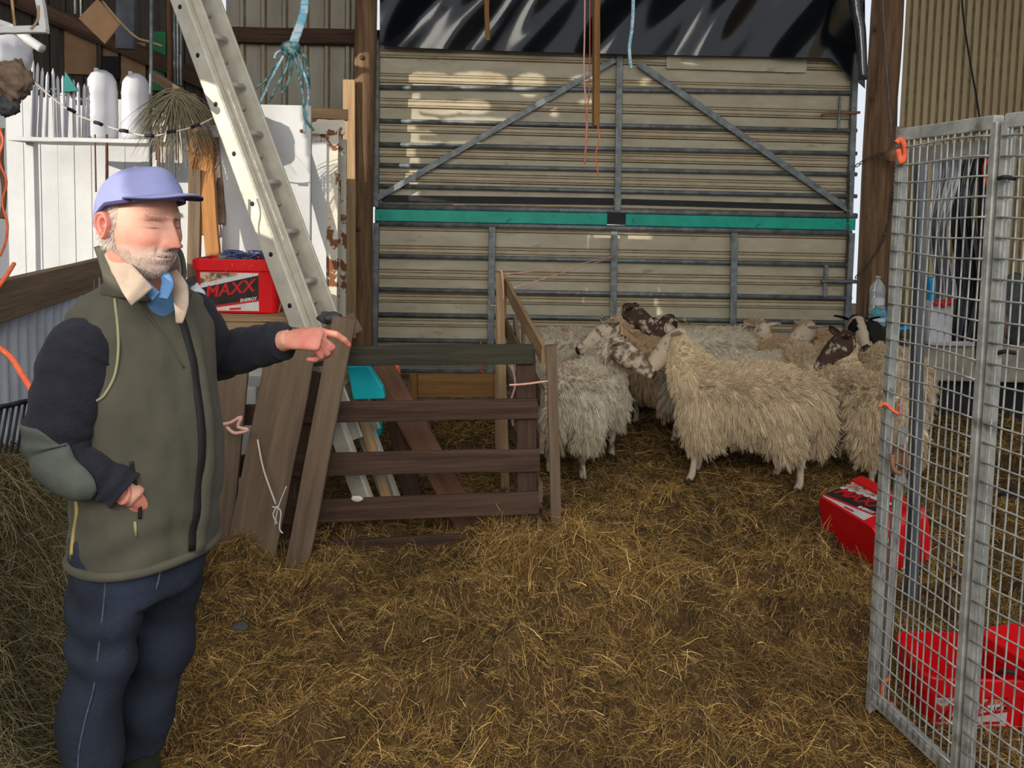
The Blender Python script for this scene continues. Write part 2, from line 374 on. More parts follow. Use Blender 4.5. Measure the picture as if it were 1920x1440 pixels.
def fuse(mb, voxel, smooth=4, name='fused'):
    me = mb.mesh(name); o = bpy.data.objects.new('tmp', me); COL.objects.link(o)
    r = o.modifiers.new('r', 'REMESH'); r.mode = 'VOXEL'; r.voxel_size = voxel; r.use_smooth_shade = True
    if smooth: s_ = o.modifiers.new('s', 'SMOOTH'); s_.factor = .5; s_.iterations = smooth
    dg = bpy.context.evaluated_depsgraph_get(); dg.update(); out = bpy.data.meshes.new_from_object(o.evaluated_get(dg)); out.name = name
    bpy.data.objects.remove(o); bpy.data.meshes.remove(me)
    out.polygons.foreach_set('use_smooth', [True] * len(out.polygons)); return out
def verts(me):
    V = np.zeros(len(me.vertices) * 3); me.vertices.foreach_get('co', V); return V.reshape(-1, 3)
def setverts(me, V): me.vertices.foreach_set('co', V.astype(np.float32).ravel()); me.update()
def setcol(me, C):
    at = me.color_attributes.get('Col') or me.color_attributes.new('Col', 'FLOAT_COLOR', 'POINT')
    c = np.ones((len(me.vertices), 4), np.float32); c[:, :3] = C; at.data.foreach_set('color', c.ravel())
def meobj(name, me, m, parent=None, loc=(0, 0, 0)):
    if m is not None:
        me.materials.clear()
        for q in (m if isinstance(m, (list, tuple)) else [m]): me.materials.append(q)
    o = bpy.data.objects.new(name, me); COL.objects.link(o); o.location = loc; return attach(o, parent)
def joinmesh(a, b):
    """append mesh b to a (keeps Col and material index)"""
    bm = bmesh.new(); bm.from_mesh(a); bm.from_mesh(b); me = bpy.data.meshes.new(a.name); bm.to_mesh(me); bm.free(); return me
def text_mesh(s, size, shear=0.0, ext=.0008):
    c = bpy.data.curves.new('t', 'FONT'); c.body = s; c.size = size; c.shear = shear; c.extrude = ext; c.offset = size * .018; c.align_x = 'CENTER'; c.align_y = 'CENTER'
    o = bpy.data.objects.new('t', c); COL.objects.link(o); dg = bpy.context.evaluated_depsgraph_get(); dg.update()
    me = bpy.data.meshes.new_from_object(o.evaluated_get(dg)); V = verts(me); F = [tuple(p.vertices) for p in me.polygons]; bpy.data.objects.remove(o); return V, F
def blob(c, r, seed=0, amp=.15, n=24, freq=2.0, flat=0):
    """lumpy closed shape"""
    V = []; F = []
    th = np.linspace(0, math.pi, n); ph = np.linspace(0, 2 * math.pi, 2 * n, endpoint=False)
    T, Q = np.meshgrid(th, ph, indexing='ij'); D = np.stack([np.sin(T) * np.cos(Q), np.sin(T) * np.sin(Q), np.cos(T)], -1).reshape(-1, 3)
    k = 1 + amp * fnoise(D[:, 0] * freq + seed, D[:, 1] * freq, D[:, 2] * freq, seed=seed)
    V = D * k[:, None] * np.array(r)
    if flat: V[:, 2] = np.maximum(V[:, 2], -r[2] * flat)
    V = V + np.array(c)
    m = 2 * n
    for i in range(n - 1):
        for j in range(m): F.append((i * m + j, (i + 1) * m + j, (i + 1) * m + (j + 1) % m, i * m + (j + 1) % m))
    return V, F
def sheet_profile(axis_len, n_per, prof):
    pts = []
    k = 0
    while k * n_per < axis_len:
        for (a, d) in prof: pts.append((k * n_per + a, d))
        k += 1
    return [p for p in pts if p[0] <= axis_len + 1e-6]
# ------------------------------------------------------------------ ground shape
HEAPS = [(0.22, 3.42, .13, .30, .22), (0.0, 3.22, .02, .5, .16), (-0.9, 3.22, .02, .6, .15), (0.55, 3.2, .05, .3, .2), (0.35, 2.75, .05, .25, .15), (0.75, 3.9, .05, .5, .25), (1.4, 3.6, .04, .4, .3)]
_hr = np.random.default_rng(23)
TUFTS = [(float(_hr.uniform(-1.3, 2.6)), float(_hr.uniform(1.7, 4.3)), float(_hr.uniform(.03, .085)), float(_hr.uniform(.09, .20)), float(_hr.uniform(.06, .12))) for _ in range(110)]
TUFTS = [q for q in TUFTS if not (q[0] > .85 and q[1] < 2.8)]
def hgt(x, y):
    x = np.asarray(x, float); y = np.asarray(y, float)
    n1 = fnoise(x * 2.0, y * 2.4, 0, 3, 2) * .030
    n2 = fnoise(x * 5.5, y * 6.5, .5, 11, 3); n2 = (1 - np.abs(n2) * 2.4) * .050
    n3 = fnoise(x * 22, y * 22, .5, 21, 2) * .010
    h = n1 + n2 + n3 - .035
    for (a, b, c, s, q) in TUFTS:
        r2 = ((x - a) / s) ** 2 + ((y - b) / q) ** 2; h = h + c * np.exp(-r2 ** 1.6) * (1 + .3 * np.sin(x * 40 + a * 9) * np.sin(y * 50))
    for (a, b, c, s, q) in HEAPS: h = h + c * np.exp(-((x - a) / s) ** 2 - ((y - b) / q) ** 2)
    return h
def hz(x, y): return float(hgt(np.array([x]), np.array([y]))[0])
gx = np.arange(-4.6, 5.2, .022); gy = np.arange(-.6, 7.9, .022)
XX, YY = np.meshgrid(gx, gy, indexing='ij'); ZZ = hgt(XX, YY)
V = np.stack([XX, YY, ZZ], -1).reshape(-1, 3); nx, ny = XX.shape
I = (np.arange(nx - 1)[:, None] * ny + np.arange(ny - 1)[None]).reshape(-1)
F = np.stack([I, I + ny, I + ny + 1, I + 1], 1)
me = bpy.data.meshes.new('floor'); me.from_pydata(V.tolist(), [], F.tolist()); me.materials.append(M['ground'])
me.polygons.foreach_set('use_smooth', [True] * len(me.polygons)); me.update()
o = bpy.data.objects.new('floor', me); COL.objects.link(o); o['kind'] = 'structure'
v, f = [(-14, -10, -.09), (14, -10, -.09), (14, 16, -.09), (-14, 16, -.09)], [(0, 1, 2, 3)]
MB().add(v, f).build('floor_outside', M['ground'], smooth=False)['kind'] = 'structure'

# ------------------------------------------------------------------ shell
def ribbed(name, p0, p1, z0, z1, per, prof, mats, parent=None, vertical=True, out=(0, -1, 0), kind='structure', top=None):
    """ribbed sheet. vertical: ribs run up, profile runs p0->p1; else ribs run p0->p1 and profile runs z0->z1. prof = [(a, d, groove_flag)]"""
    p0 = Vector((p0[0], p0[1], 0)); p1 = Vector((p1[0], p1[1], 0)); ax = (p1 - p0); L_ = ax.length; ax.normalize(); outv = Vector(out)
    V = []; F = []; mi = []; seq = []
    span = L_ if vertical else z1 - z0
    k = 0
    while k * per < span:
        for (a, d, g) in prof:
            if k * per + a <= span: seq.append((k * per + a, d, g))
        k += 1
    for (a, d, g) in seq:
        if vertical:
            b = p0 + ax * a + outv * d; zt = z1 if top is None else top(b.x)
            V += [(b.x, b.y, z0), (b.x, b.y, zt)]
        else:
            b = p0 + outv * d; c = p1 + outv * d; V += [(b.x, b.y, z0 + a), (c.x, c.y, z0 + a)]
    mb = MB(); 
    for i in range(len(seq) - 1): F.append((2 * i, 2 * i + 2, 2 * i + 3, 2 * i + 1)); mi.append(1 if seq[i][2] else 0)
    mb.v.append(np.array([tuple(q) for q in V], float)); mb.n = len(V); mb.f = F; mb.m = mi
    o = mb.build(name, mats, parent, smooth=False)
    if kind: o['kind'] = kind
    s_ = o.modifiers.new('s', 'SOLIDIFY'); s_.thickness = .003
    return o
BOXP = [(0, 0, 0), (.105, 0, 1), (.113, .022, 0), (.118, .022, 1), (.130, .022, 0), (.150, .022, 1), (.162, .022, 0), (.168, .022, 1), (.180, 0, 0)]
WALLP = [(0, 0, 0), (.040, 0, 1), (.046, -.012, 1), (.062, -.012, 1), (.069, 0, 0)]
GREYP = [(0, 0, 0), (.10, 0, 1), (.115, -.03, 1), (.145, -.03, 1), (.16, 0, 0)]
SINP = [(k * .0095, .009 * math.cos(k / 8 * 2 * math.pi), 0) for k in range(8)]
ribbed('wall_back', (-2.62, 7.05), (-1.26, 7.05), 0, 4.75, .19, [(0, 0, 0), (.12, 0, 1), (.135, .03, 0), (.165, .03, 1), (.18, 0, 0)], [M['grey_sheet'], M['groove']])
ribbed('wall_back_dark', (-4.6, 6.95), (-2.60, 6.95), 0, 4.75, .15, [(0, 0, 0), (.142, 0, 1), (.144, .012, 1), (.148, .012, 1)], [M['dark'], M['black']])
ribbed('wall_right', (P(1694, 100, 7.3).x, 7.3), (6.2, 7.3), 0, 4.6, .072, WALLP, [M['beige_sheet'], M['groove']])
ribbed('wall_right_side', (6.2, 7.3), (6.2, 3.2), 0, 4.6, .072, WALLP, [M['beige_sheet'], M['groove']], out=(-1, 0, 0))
ribbed('wall_left', (-1.50, 2.0), (-2.08, 4.75), 0, 1.33, .076, SINP, [M['blue_sheet'], M['blue_sheet']], out=(1, 0, 0))
board('trim_1', (-1.47, 2.0, 1.345), (-2.05, 4.35, 1.345), .125, .04, (1, .2, 0), M['wood_grey'], kind='structure')
# roof over the far half of the shed
mb = MB()
for k in range(70):
    x0 = -4.68 + k * .16
    mb.add([(x0, 3.0, 4.75), (x0 + .1, 3.0, 4.75), (x0 + .13, 3.0, 4.78), (x0 + .16, 3.0, 4.75), (x0, 7.4, 4.75), (x0 + .1, 7.4, 4.75), (x0 + .13, 7.4, 4.78), (x0 + .16, 7.4, 4.75)], [(0, 1, 5, 4), (1, 2, 6, 5), (2, 3, 7, 6)])
o = mb.build('ceiling', M['darkblue'], smooth=False); o['kind'] = 'structure'; s_ = o.modifiers.new('s', 'SOLIDIFY'); s_.thickness = .004
board('trim_2', (-2.62, 6.96, 3.17), (-1.20, 6.96, 3.17), .13, .08, (0, -1, 0), M['wood_dark'], kind='structure')
board('trim_3', (-4.6, 6.85, 3.5), (-2.5, 6.85, 2.65), .14, .07, (0, -1, 0), M['wood_dark'], kind='structure')
# painted white boarding across the left corner behind the clutter, standing in the sun
mb = MB()
xa, xb = -3.55, -1.27
nb = 20
for k in range(nb):
    w_ = (xb - xa) / nb; top_ = 2.42 - .30 * k / nb + random.uniform(-.04, .04)
    c = (xa + (k + .5) * w_, 5.25 + random.uniform(-.006, .006), top_ / 2)
    mb.box(c, (w_ - .004, .022, top_))
o = mb.build('wall_corner', M['white_paint'], smooth=False); o['kind'] = 'structure'
# added unseen sun blocker; holes are back-projected to shape the sunlit patches
def prj(p):
    t = (p[0] + 4.7) / SUN_D.x; return (p[1] - SUN_D.y * t, p[2] - SUN_D.z * t)
from mathutils.geometry import tessellate_polygon
outer = []
holes = []
hc_ = prj(P(262, 418, 1.80)); holes.append([(hc_[0] + a_, hc_[1] + b_) for a_, b_ in ((-.13, -.17), (.13, -.17), (.135, -.05), (.115, .06), (.06, .115), (-.06, .115), (-.115, .06), (-.135, -.05))])
holes.append([prj(p) for p in ((-3.5, 5.2, .9), (-2.3, 4.95, .95), (-1.75, 4.5, 1.40), (-1.36, 4.6, 1.52), (-1.36, 4.7, 2.34), (-1.7, 5.2, 2.08), (-2.1, 4.9, 2.36), (-3.5, 5.2, 2.50))])
ls = [P(706, 1010, 3.76).lerp(P(313, -60, 4.22), q_) for q_ in (.515, .58, .65, .72, .79)]
lw_ = [prj(q_) for q_ in ls]; holes.append([(a_ - .075, b_) for a_, b_ in lw_] + [(a_ + .06, b_) for a_, b_ in lw_[::-1]])
ps = [P(641, 150, 6.4), P(700, 130, 6.4), P(700, 345, 6.4), P(641, 355, 6.4)]
holes.append([prj(p) for p in ps])
PATCH = [(775, 140, 62, 16), (800, 190, 46, 14), (870, 140, 60, 20), (860, 188, 36, 14), (870, 216, 70, 9), (750, 216, 52, 10), (965, 140, 30, 20), (1065, 130, 28, 9), (1068, 174, 18, 5), (845, 260, 34, 6), (760, 262, 62, 8), (735, 300, 30, 6), (765, 240, 30, 3), (1005, 190, 9, 13), (1175, 133, 10, 8), (1265, 96, 22, 4), (960, 160, 14, 6)]
for (cx, cy, rx, ry) in PATCH:
    holes.append([prj(P(cx + rx * math.cos(a), cy + ry * math.sin(a), 6.6)) for a in np.linspace(0, 2 * math.pi, 14, endpoint=False)])
def inpoly(x, y, pl):
    c = np.zeros(x.shape, bool); n = len(pl)
    for i in range(n):
        x1, y1 = pl[i]; x2, y2 = pl[(i + 1) % n]
        if y1 == y2: continue
        c ^= ((y1 > y) != (y2 > y)) & (x < (x2 - x1) * (y - y1) / (y2 - y1) + x1)
    return c
Y0, Y1, Z0, Z1, ST = -2.4, 4.6, 1.1, 5.3, .012
ya = np.arange(Y0, Y1 + 1e-6, ST); za = np.arange(Z0, Z1 + 1e-6, ST); ny_, nz_ = len(ya), len(za)
YC, ZC = np.meshgrid(ya[:-1] + ST / 2, za[:-1] + ST / 2, indexing='ij'); op = np.zeros(YC.shape, bool)
for hl in holes: op |= inpoly(YC, ZC, hl)
mb = MB(); VV = [(-4.7, y_, z_) for y_ in ya for z_ in za]; FF = []
for i in range(ny_ - 1):
    for j in range(nz_ - 1):
        if not op[i, j]: q_ = i * nz_ + j; FF.append((q_, q_ + nz_, q_ + nz_ + 1, q_ + 1))
mb.add(VV, FF)
for (a0, a1, c0, c1) in ((-7, Y0, -.09, 6.6), (ya[-1], 7.8, -.09, 6.6), (Y0, ya[-1], -.09, Z0), (Y0, ya[-1], za[-1], 6.6)):
    mb.add([(-4.7, a0, c0), (-4.7, a1, c0), (-4.7, a1, c1), (-4.7, a0, c1)], [(0, 1, 2, 3)])
o = mb.build('wall_sun_blocker', M['darkblue'], smooth=False); o['kind'] = 'structure'

# round posts
def post(name, p0, p1, r, m, label, seed):
    n = 28; pts = [Vector(p0).lerp(Vector(p1), i / 40) for i in range(41)]
    v, f = loft(pts, r, n=n, up=(0, 1, 0)); V = np.array(v)
    V[:, 0] += fnoise(V[:, 0] * 8, V[:, 1] * 8, V[:, 2] * 1.2, seed) * .012; V[:, 1] += fnoise(V[:, 0] * 8, V[:, 1] * 8, V[:, 2] * 1.5, seed + 5) * .012
    V[:, 0] += np.sin(V[:, 2] * 1.3 + seed) * .008
    t = thing(name, (p0[0], p0[1], p0[2]), label, 'post')
    MB().add(V, f).build('shaft', m, t); return t
pl = post('wooden_post', (P(679, 600, 6.5).x, 6.5, -.05), (P(686, 0, 6.5).x, 6.5, 4.73), .093, M['post'], 'round timber post at the left end of the metal gates, sunlit near its top', 3)
pr = post('wooden_post', (P(1632, 640, 6.85).x, 6.85, -.05), (P(1662, 0, 6.85).x, 6.85, 4.73), .128, M['post'], 'thick round timber post beside the plastic bottles on the right', 9)
def knot(parent, p, r=.02):
    v, f = blob(p, (r, r * .5, r), seed=4, n=8); MB().add(v, f).build('knot', M['wood_dark'], parent)
knot(pl, P(678, 108, 6.40)); knot(pl, P(672, 430, 6.40)); knot(pr, P(1634, 185, 6.71)); knot(pr, P(1640, 55, 6.71))
board('plank', P(656, 600, 6.36) - Vector((0, 0, .15)), P(655, 150, 6.38), .10, .03, (0, -1, 0), M['wood_pale'], label='upright sawn plank standing against the left timber post', cat='plank')

# ------------------------------------------------------------------ gates
def GY(px): return 6.62 + .18 * (px - 705) / 905
def GP(px, py, d=0): return P(px, py, GY(px) - d)
def rail(name, parent, xa, ya, xb, yb, r=.021, d=0):
    v, f = loft([GP(xa, ya, d), GP((xa + xb) / 2, (ya + yb) / 2 + .0, d), GP(xb, yb, d)], r, n=10)
    return MB().add(v, f).build(name, M['galv'], parent)
def strip(name, parent, a, b, w, t, m=None, d=.03):
    return board(name, GP(*a, d), GP(*b, d), w, t, (0, -1, 0), m or M['galv'], parent, rough=0.0008)
ug = thing('field_gate', GP(1160, 403), 'large galvanised upper gate with diagonal braces, hung above the teal strip', 'gate')
LR = [77, 163, 226, 270, 309, 348, 387]; RR = [101, 174, 245, 288, 327, 368, 405]
for i, (a, b) in enumerate(zip(LR, RR)):
    rail('top_rail' if i == 0 else ('bottom_rail' if i == 6 else 'rail'), ug, 704, a, 1606, b, .026 if i in (0, 6) else .019)
strip('end_upright', ug, (1604, 100), (1592, 406), .05, .05, d=0); strip('end_upright', ug, (706, 76), (705, 388), .05, .05, d=0)
strip('centre_upright', ug, (1162, 96), (1158, 395), .055, .012)
strip('brace', ug, (1152, 112), (706, 372), .05, .01, d=.04); strip('brace', ug, (1196, 118), (1595, 396), .055, .01, d=.04)
strip('latch_plate', ug, (1575, 180), (1572, 242), .02, .02, d=.05)
v, f = sloft([GP(1541, 216, .06), GP(1550, 211, .06), GP(1575, 211, .06), GP(1612, 211, .05)], [.012] * 4); MB().add(v, f).build('latch_handle', M['rust'], ug)
strip('teal_strip', ug, (703, 403), (1138, 411), .10, .02, M['teal'], d=.022); strip('teal_strip', ug, (1173, 412), (1603, 421), .10, .02, M['teal'], d=.022)
strip('black_joint', ug, (1138, 409), (1176, 411), .105, .015, M['black'], d=.018)
strip('rubber_strip', ug, (716, 372), (1150, 378), .06, .01, M['black'], d=-.005); strip('rubber_strip', ug, (1166, 378), (1590, 390), .05, .01, M['black'], d=-.005)
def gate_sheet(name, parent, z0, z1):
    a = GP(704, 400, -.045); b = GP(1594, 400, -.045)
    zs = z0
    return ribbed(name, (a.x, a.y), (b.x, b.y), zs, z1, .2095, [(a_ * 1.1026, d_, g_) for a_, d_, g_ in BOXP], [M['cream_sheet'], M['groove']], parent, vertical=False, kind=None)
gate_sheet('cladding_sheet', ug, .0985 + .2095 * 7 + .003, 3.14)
v = [GP(704, 72, -.03), GP(1608, 98, -.03), GP(1608, 122, -.03), GP(704, 104, -.03)]
MB().add([tuple(q) for q in v], [(0, 3, 2, 1)]).build('top_flashing', M['cream_sheet'], ug)
board('loose_sheet', GP(1250, 117, .0), GP(1512, 124, .0), .11, .003, (0, -1, 0), M['cream_sheet'], ug)
lg = thing('field_gate', GP(1150, 690), 'galvanised lower field gate clad in cream ribbed sheet behind the sheep', 'gate')
for i, (a, b) in enumerate(zip([418, 479, 542, 589, 637, 694], [437, 497, 559, 605, 648, 700])):
    rail('top_rail' if i == 0 else 'rail', lg, 704, a, 1596, b, .026 if i == 0 else .02)
for x, a, b in ((923, 426, 700), (1152, 434, 700), (1377, 437, 700)): strip('upright', lg, (x, a), (x - 4, b), .058, .012)
strip('end_upright', lg, (1596, 437), (1583, 702), .05, .05, d=0); strip('end_upright', lg, (706, 418), (702, 696), .05, .05, d=0)
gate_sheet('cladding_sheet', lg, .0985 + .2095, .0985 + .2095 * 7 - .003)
strip('latch_bracket', lg, (1549, 497), (1546, 556), .035, .02, d=.05)
v, f = loft([GP(1540, 527, .06), GP(1608, 528, .05)], .018, n=8); MB().add(v, f).build('latch_bolt', M['galv'], lg)
cord('hanging_twine', [GP(902, 640, .05), GP(900, 690, .08), GP(907, 700, .08), GP(895, 712, .08)], .006, M['twine_orange'], label='orange twine loop hanging on the lower gate above the sill', cat='twine')

# black polythene above the gates
nu, nv = 150, 40; V = []
for i in range(nu + 1):
    for j in range(nv + 1):
        u = i / nu; w = j / nv
        px = 712 + u * 910; bot = 84 + 26 * u ** .6 + (u > .93) * (u - .93) * 900 * .9; py = -85 + w * (bot + 85)
        fade = math.sin(math.pi * min(1, max(0, 1 - w)) * .5)
        wav = .05 * math.sin(u * 30 + 1.6 * w + 3 * u * u) * (.3 + w * .6) + .035 * math.sin(u * 13 + w * 5) + .02 * math.sin(u * 61 + w * 9)
        V.append(tuple(P(px, py, GY(px) - .13 + wav * (1 - .4 * w))))
F = [(i * (nv + 1) + j, (i + 1) * (nv + 1) + j, (i + 1) * (nv + 1) + j + 1, i * (nv + 1) + j + 1) for i in range(nu) for j in range(nv)]
o = MB().add(V, F).build('polythene_sheet', M['polythene']); setp(o, 'shiny black polythene sheet hung above the metal gates', 'plastic sheet')
v, f = loft(smooth_path([P(1598, -60, 6.5), P(1606, 20, 6.5), P(1613, 60, 6.5), P(1618, 150, 6.5)], 6), interp_r([.055, .05, .045, .035], 6), n=10)
o = MB().add(v, f).build('rolled_polythene', M['film_dark']); setp(o, 'rolled dark plastic hanging beside the right timber post', 'plastic sheet')

# things hanging in front of the gates
o = board('hanging_batten', P(1119, -60, 4.9), P(1117, 236, 4.9), .038, .04, (.3, -1, 0), M['wood_sill'], label='narrow wooden batten hanging down in the middle of the gates', cat='batten')
o = board('wood_strip', P(911, -60, 5.6), P(914, 76, 5.6), .035, .02, (0, -1, 0), M['wood_sill'], label='short wooden strip in front of the black polythene', cat='batten')
cord('hanging_string', [P(1097, -50, 5.2), P(1096, 60, 5.2), P(1095, 140, 5.2), P(1100, 230, 5.2), P(1096, 310, 5.2)], .006, M['twine_pink'], label='thin pink string hanging left of the wooden batten', cat='string')
cord('hanging_string', [P(1121, 236, 4.88), P(1124, 262, 4.88), P(1117, 290, 4.88), P(1122, 330, 4.88)], .0045, M['twine_orange'], label='orange string dangling from the lower end of the batten', cat='string')
cord('hanging_rope', [P(1188, -50, 5.4), P(1186, 40, 5.4), P(1180, 90, 5.4), P(1183, 128, 5.4)], .013, M['rope_blue'], label='pale blue rope hanging above the upper gate', cat='rope')
cord('hanging_twine', [P(1106, -50, 5.1), P(1105, 168, 5.1), P(1098, 200, 5.1), P(1102, 240, 5.1), P(1096, 308, 5.1)], .004, M['twine_orange'], label='thin orange twine in front of the upper gate, left of the batten', cat='twine')
t = thing('taut_twine', P(1152, 480, 6.56), 'pink twine stretched from the hurdle to the middle gate upright', 'twine')
cord('strand', [P(1153, 479, 6.56), P(1060, 500, 5.6), P(947, 514, 5.02)], .004, M['twine_pink'], t); cord('strand', [P(1153, 481, 6.56), P(1060, 510, 5.6), P(962, 540, 5.02)], .004, M['twine_pink'], t)

# concrete wall on the right
a = P(1650, 650, 5.7)
v0 = []; mb = MB(); mb.box((4.78, 6.42, .48), (3.3, .32, .30)); o = mb.build('wall_low', M['concrete'], smooth=False, bevel=.02); o['kind'] = 'structure'
mb = MB(); mb.box((4.85, 6.52, .12), (3.1, .12, .44)); o = mb.build('wall_low_shade_recess', M['black'], smooth=False); o['kind'] = 'structure'  # black colour stands in for the shade and wet under the slab
mb = MB(); mb.box((P(1680, 600, 6.8).x + .07, 7.1, 1.2), (.14, .12, 2.6)); o = mb.build('trim_4', M['concrete'], smooth=False, bevel=.01); o['kind'] = 'structure'
# ------------------------------------------------------------------ sheep
CREAM = np.array(srgb(238, 214, 174)); GREYW = np.array(srgb(232, 218, 192)); DIRTY = np.array(srgb(160, 128, 82)); TAN = np.array(srgb(226, 192, 150))
WHITEF = np.array(srgb(202, 184, 158)); BROWNF = np.array(srgb(74, 56, 46)); BLACKF = np.array(srgb(26, 24, 26))
def face_cols(V, pat, seed):
    n = fnoise(V[:, 0] * 42, V[:, 1] * 42, V[:, 2] * 42, seed, 3)
    if pat == 'speckled': k = np.clip((n - .02) * 5, 0, 1) * .8
    elif pat == 'brown': k = np.clip((n + .16) * 4, 0, 1) * .85
    elif pat == 'dark': k = np.clip((n + .45) * 4, 0, 1)
    elif pat == 'pale': k = np.clip((n - .28) * 6, 0, 1) * .7
    elif pat == 'badger':
        k = ((np.abs(V[:, 1]) > .026) & (V[:, 0] < .10) & (V[:, 0] > .0)).astype(float); k = np.maximum(k, (np.abs(V[:, 1]) > .062)); k = np.maximum(k, V[:, 0] < -.03); k = np.clip(k + (V[:, 0] > .215), 0, 1)
    else: k = np.zeros(len(V))
    dark = BLACKF if pat in ('badger',) else BROWNF
    return WHITEF[None] * (1 - k[:, None]) + dark[None] * k[:, None]
def head_mesh(pat, seed, earup=.15):
    """head in its own frame: x to the muzzle, z up"""
    S = [(-.075, .030, .040, -.005), (-.055, .050, .058, .0), (-.02, .060, .070, .0), (.02, .062, .072, -.004), (.05, .058, .070, -.010), (.09, .047, .060, -.016), (.13, .038, .050, -.022), (.17, .034, .043, -.028), (.205, .032, .037, -.033), (.225, .026, .029, -.036), (.238, .012, .014, -.038)]
    pts = [(s, 0, o) for s, a, b, o in S]; rd = [(a, b) for s, a, b, o in S]
    v, f = loft(smooth_path(pts, 5), interp_r(rd, 5), n=40, up=(0, 0, 1)); V = np.array(v)
    g = lambda x0, y0, z0, s: np.exp(-((V[:, 0] - x0) ** 2 + (np.abs(V[:, 1]) - y0) ** 2 + (V[:, 2] - z0) ** 2) / s ** 2)
    V[:, 1] += np.sign(V[:, 1]) * (.008 * g(.045, .055, .03, .02) - .009 * g(.058, .054, .012, .014) + .006 * g(.03, .05, -.045, .03))
    V[:, 2] += .008 * np.exp(-((V[:, 0] - .12) / .05) ** 2) * (V[:, 2] > 0)
    V[:, 1] *= 1 - .12 * g(.19, .03, -.03, .02)
    V[:, 2] -= .004 * np.exp(-((V[:, 2] + .055) / .006) ** 2) * (V[:, 0] > .17)
    mb = MB().add(V, f, 0)
    for s in (-1, 1):   # ears: cupped leaves
        n = 14; m = 9; E = []
        for i in range(n):
            t = i / (n - 1); w = .030 * math.sin(math.pi * (t * .93 + .07) ** .75) + .002
            c = Vector((-.015 - .028 * t, s * (.050 + .105 * t), .030 + earup * t * .30 - .02 * t * t))
            for j in range(m):
                u = (j / (m - 1) - .5) * 2
                E.append(c + Vector((u * w * .75, s * -.010 * (u * u), u * w * .75 * .6 + .012 * u * u)))
        top = np.array([tuple(q) for q in E]); bot = top + np.array((-.006, 0, -.006)) * 1.0
        Fe = [(i * m + j, (i + 1) * m + j, (i + 1) * m + j + 1, i * m + j + 1) for i in range(n - 1) for j in range(m - 1)]
        o_ = n * m; Fb = [tuple(q + o_ for q in reversed(q4)) for q4 in Fe]
        ed = [i * m for i in range(n)] + [(n - 1) * m + j for j in range(1, m)] + [i * m + m - 1 for i in range(n - 2, -1, -1)] + [j for j in range(m - 2, 0, -1)]
        Fs = [(ed[k], ed[(k + 1) % len(ed)], ed[(k + 1) % len(ed)] + o_, ed[k] + o_) for k in range(len(ed))]
        mb.add(np.vstack([top, bot]), Fe + Fb + Fs, 0)
        ev, ef = blob((.056, s * .050, .014), (.0125, .008, .0105), n=8, amp=0); mb.add(ev, ef, 1)
        nv_, nf = blob((.226, s * .012, -.030), (.007, .005, .004), n=6, amp=0); mb.add(nv_, nf, 1)
    mv, mf = blob((.234, 0, -.046), (.006, .018, .002), n=6, amp=0); mb.add(mv, mf, 1)
    me = mb.mesh('head'); V = verts(me); C = face_cols(V, pat, seed)
    ear = np.abs(V[:, 1]) > .075
    if pat in ('pale', 'tan'): C[ear] = np.array(srgb(206, 186, 170))
    C[V[:, 0] > .224] = BROWNF * .8
    setcol(me, C); return me
def lk(d):
    """rotation that turns +x to d keeping z up"""
    d = Vector(d).normalized(); y = Vector((0, 0, 1)).cross(d).normalized(); z = d.cross(y)
    m = Matrix.Identity(4)
    for i in range(3): m[i][0] = d[i]; m[i][1] = y[i]; m[i][2] = z[i]
    return m
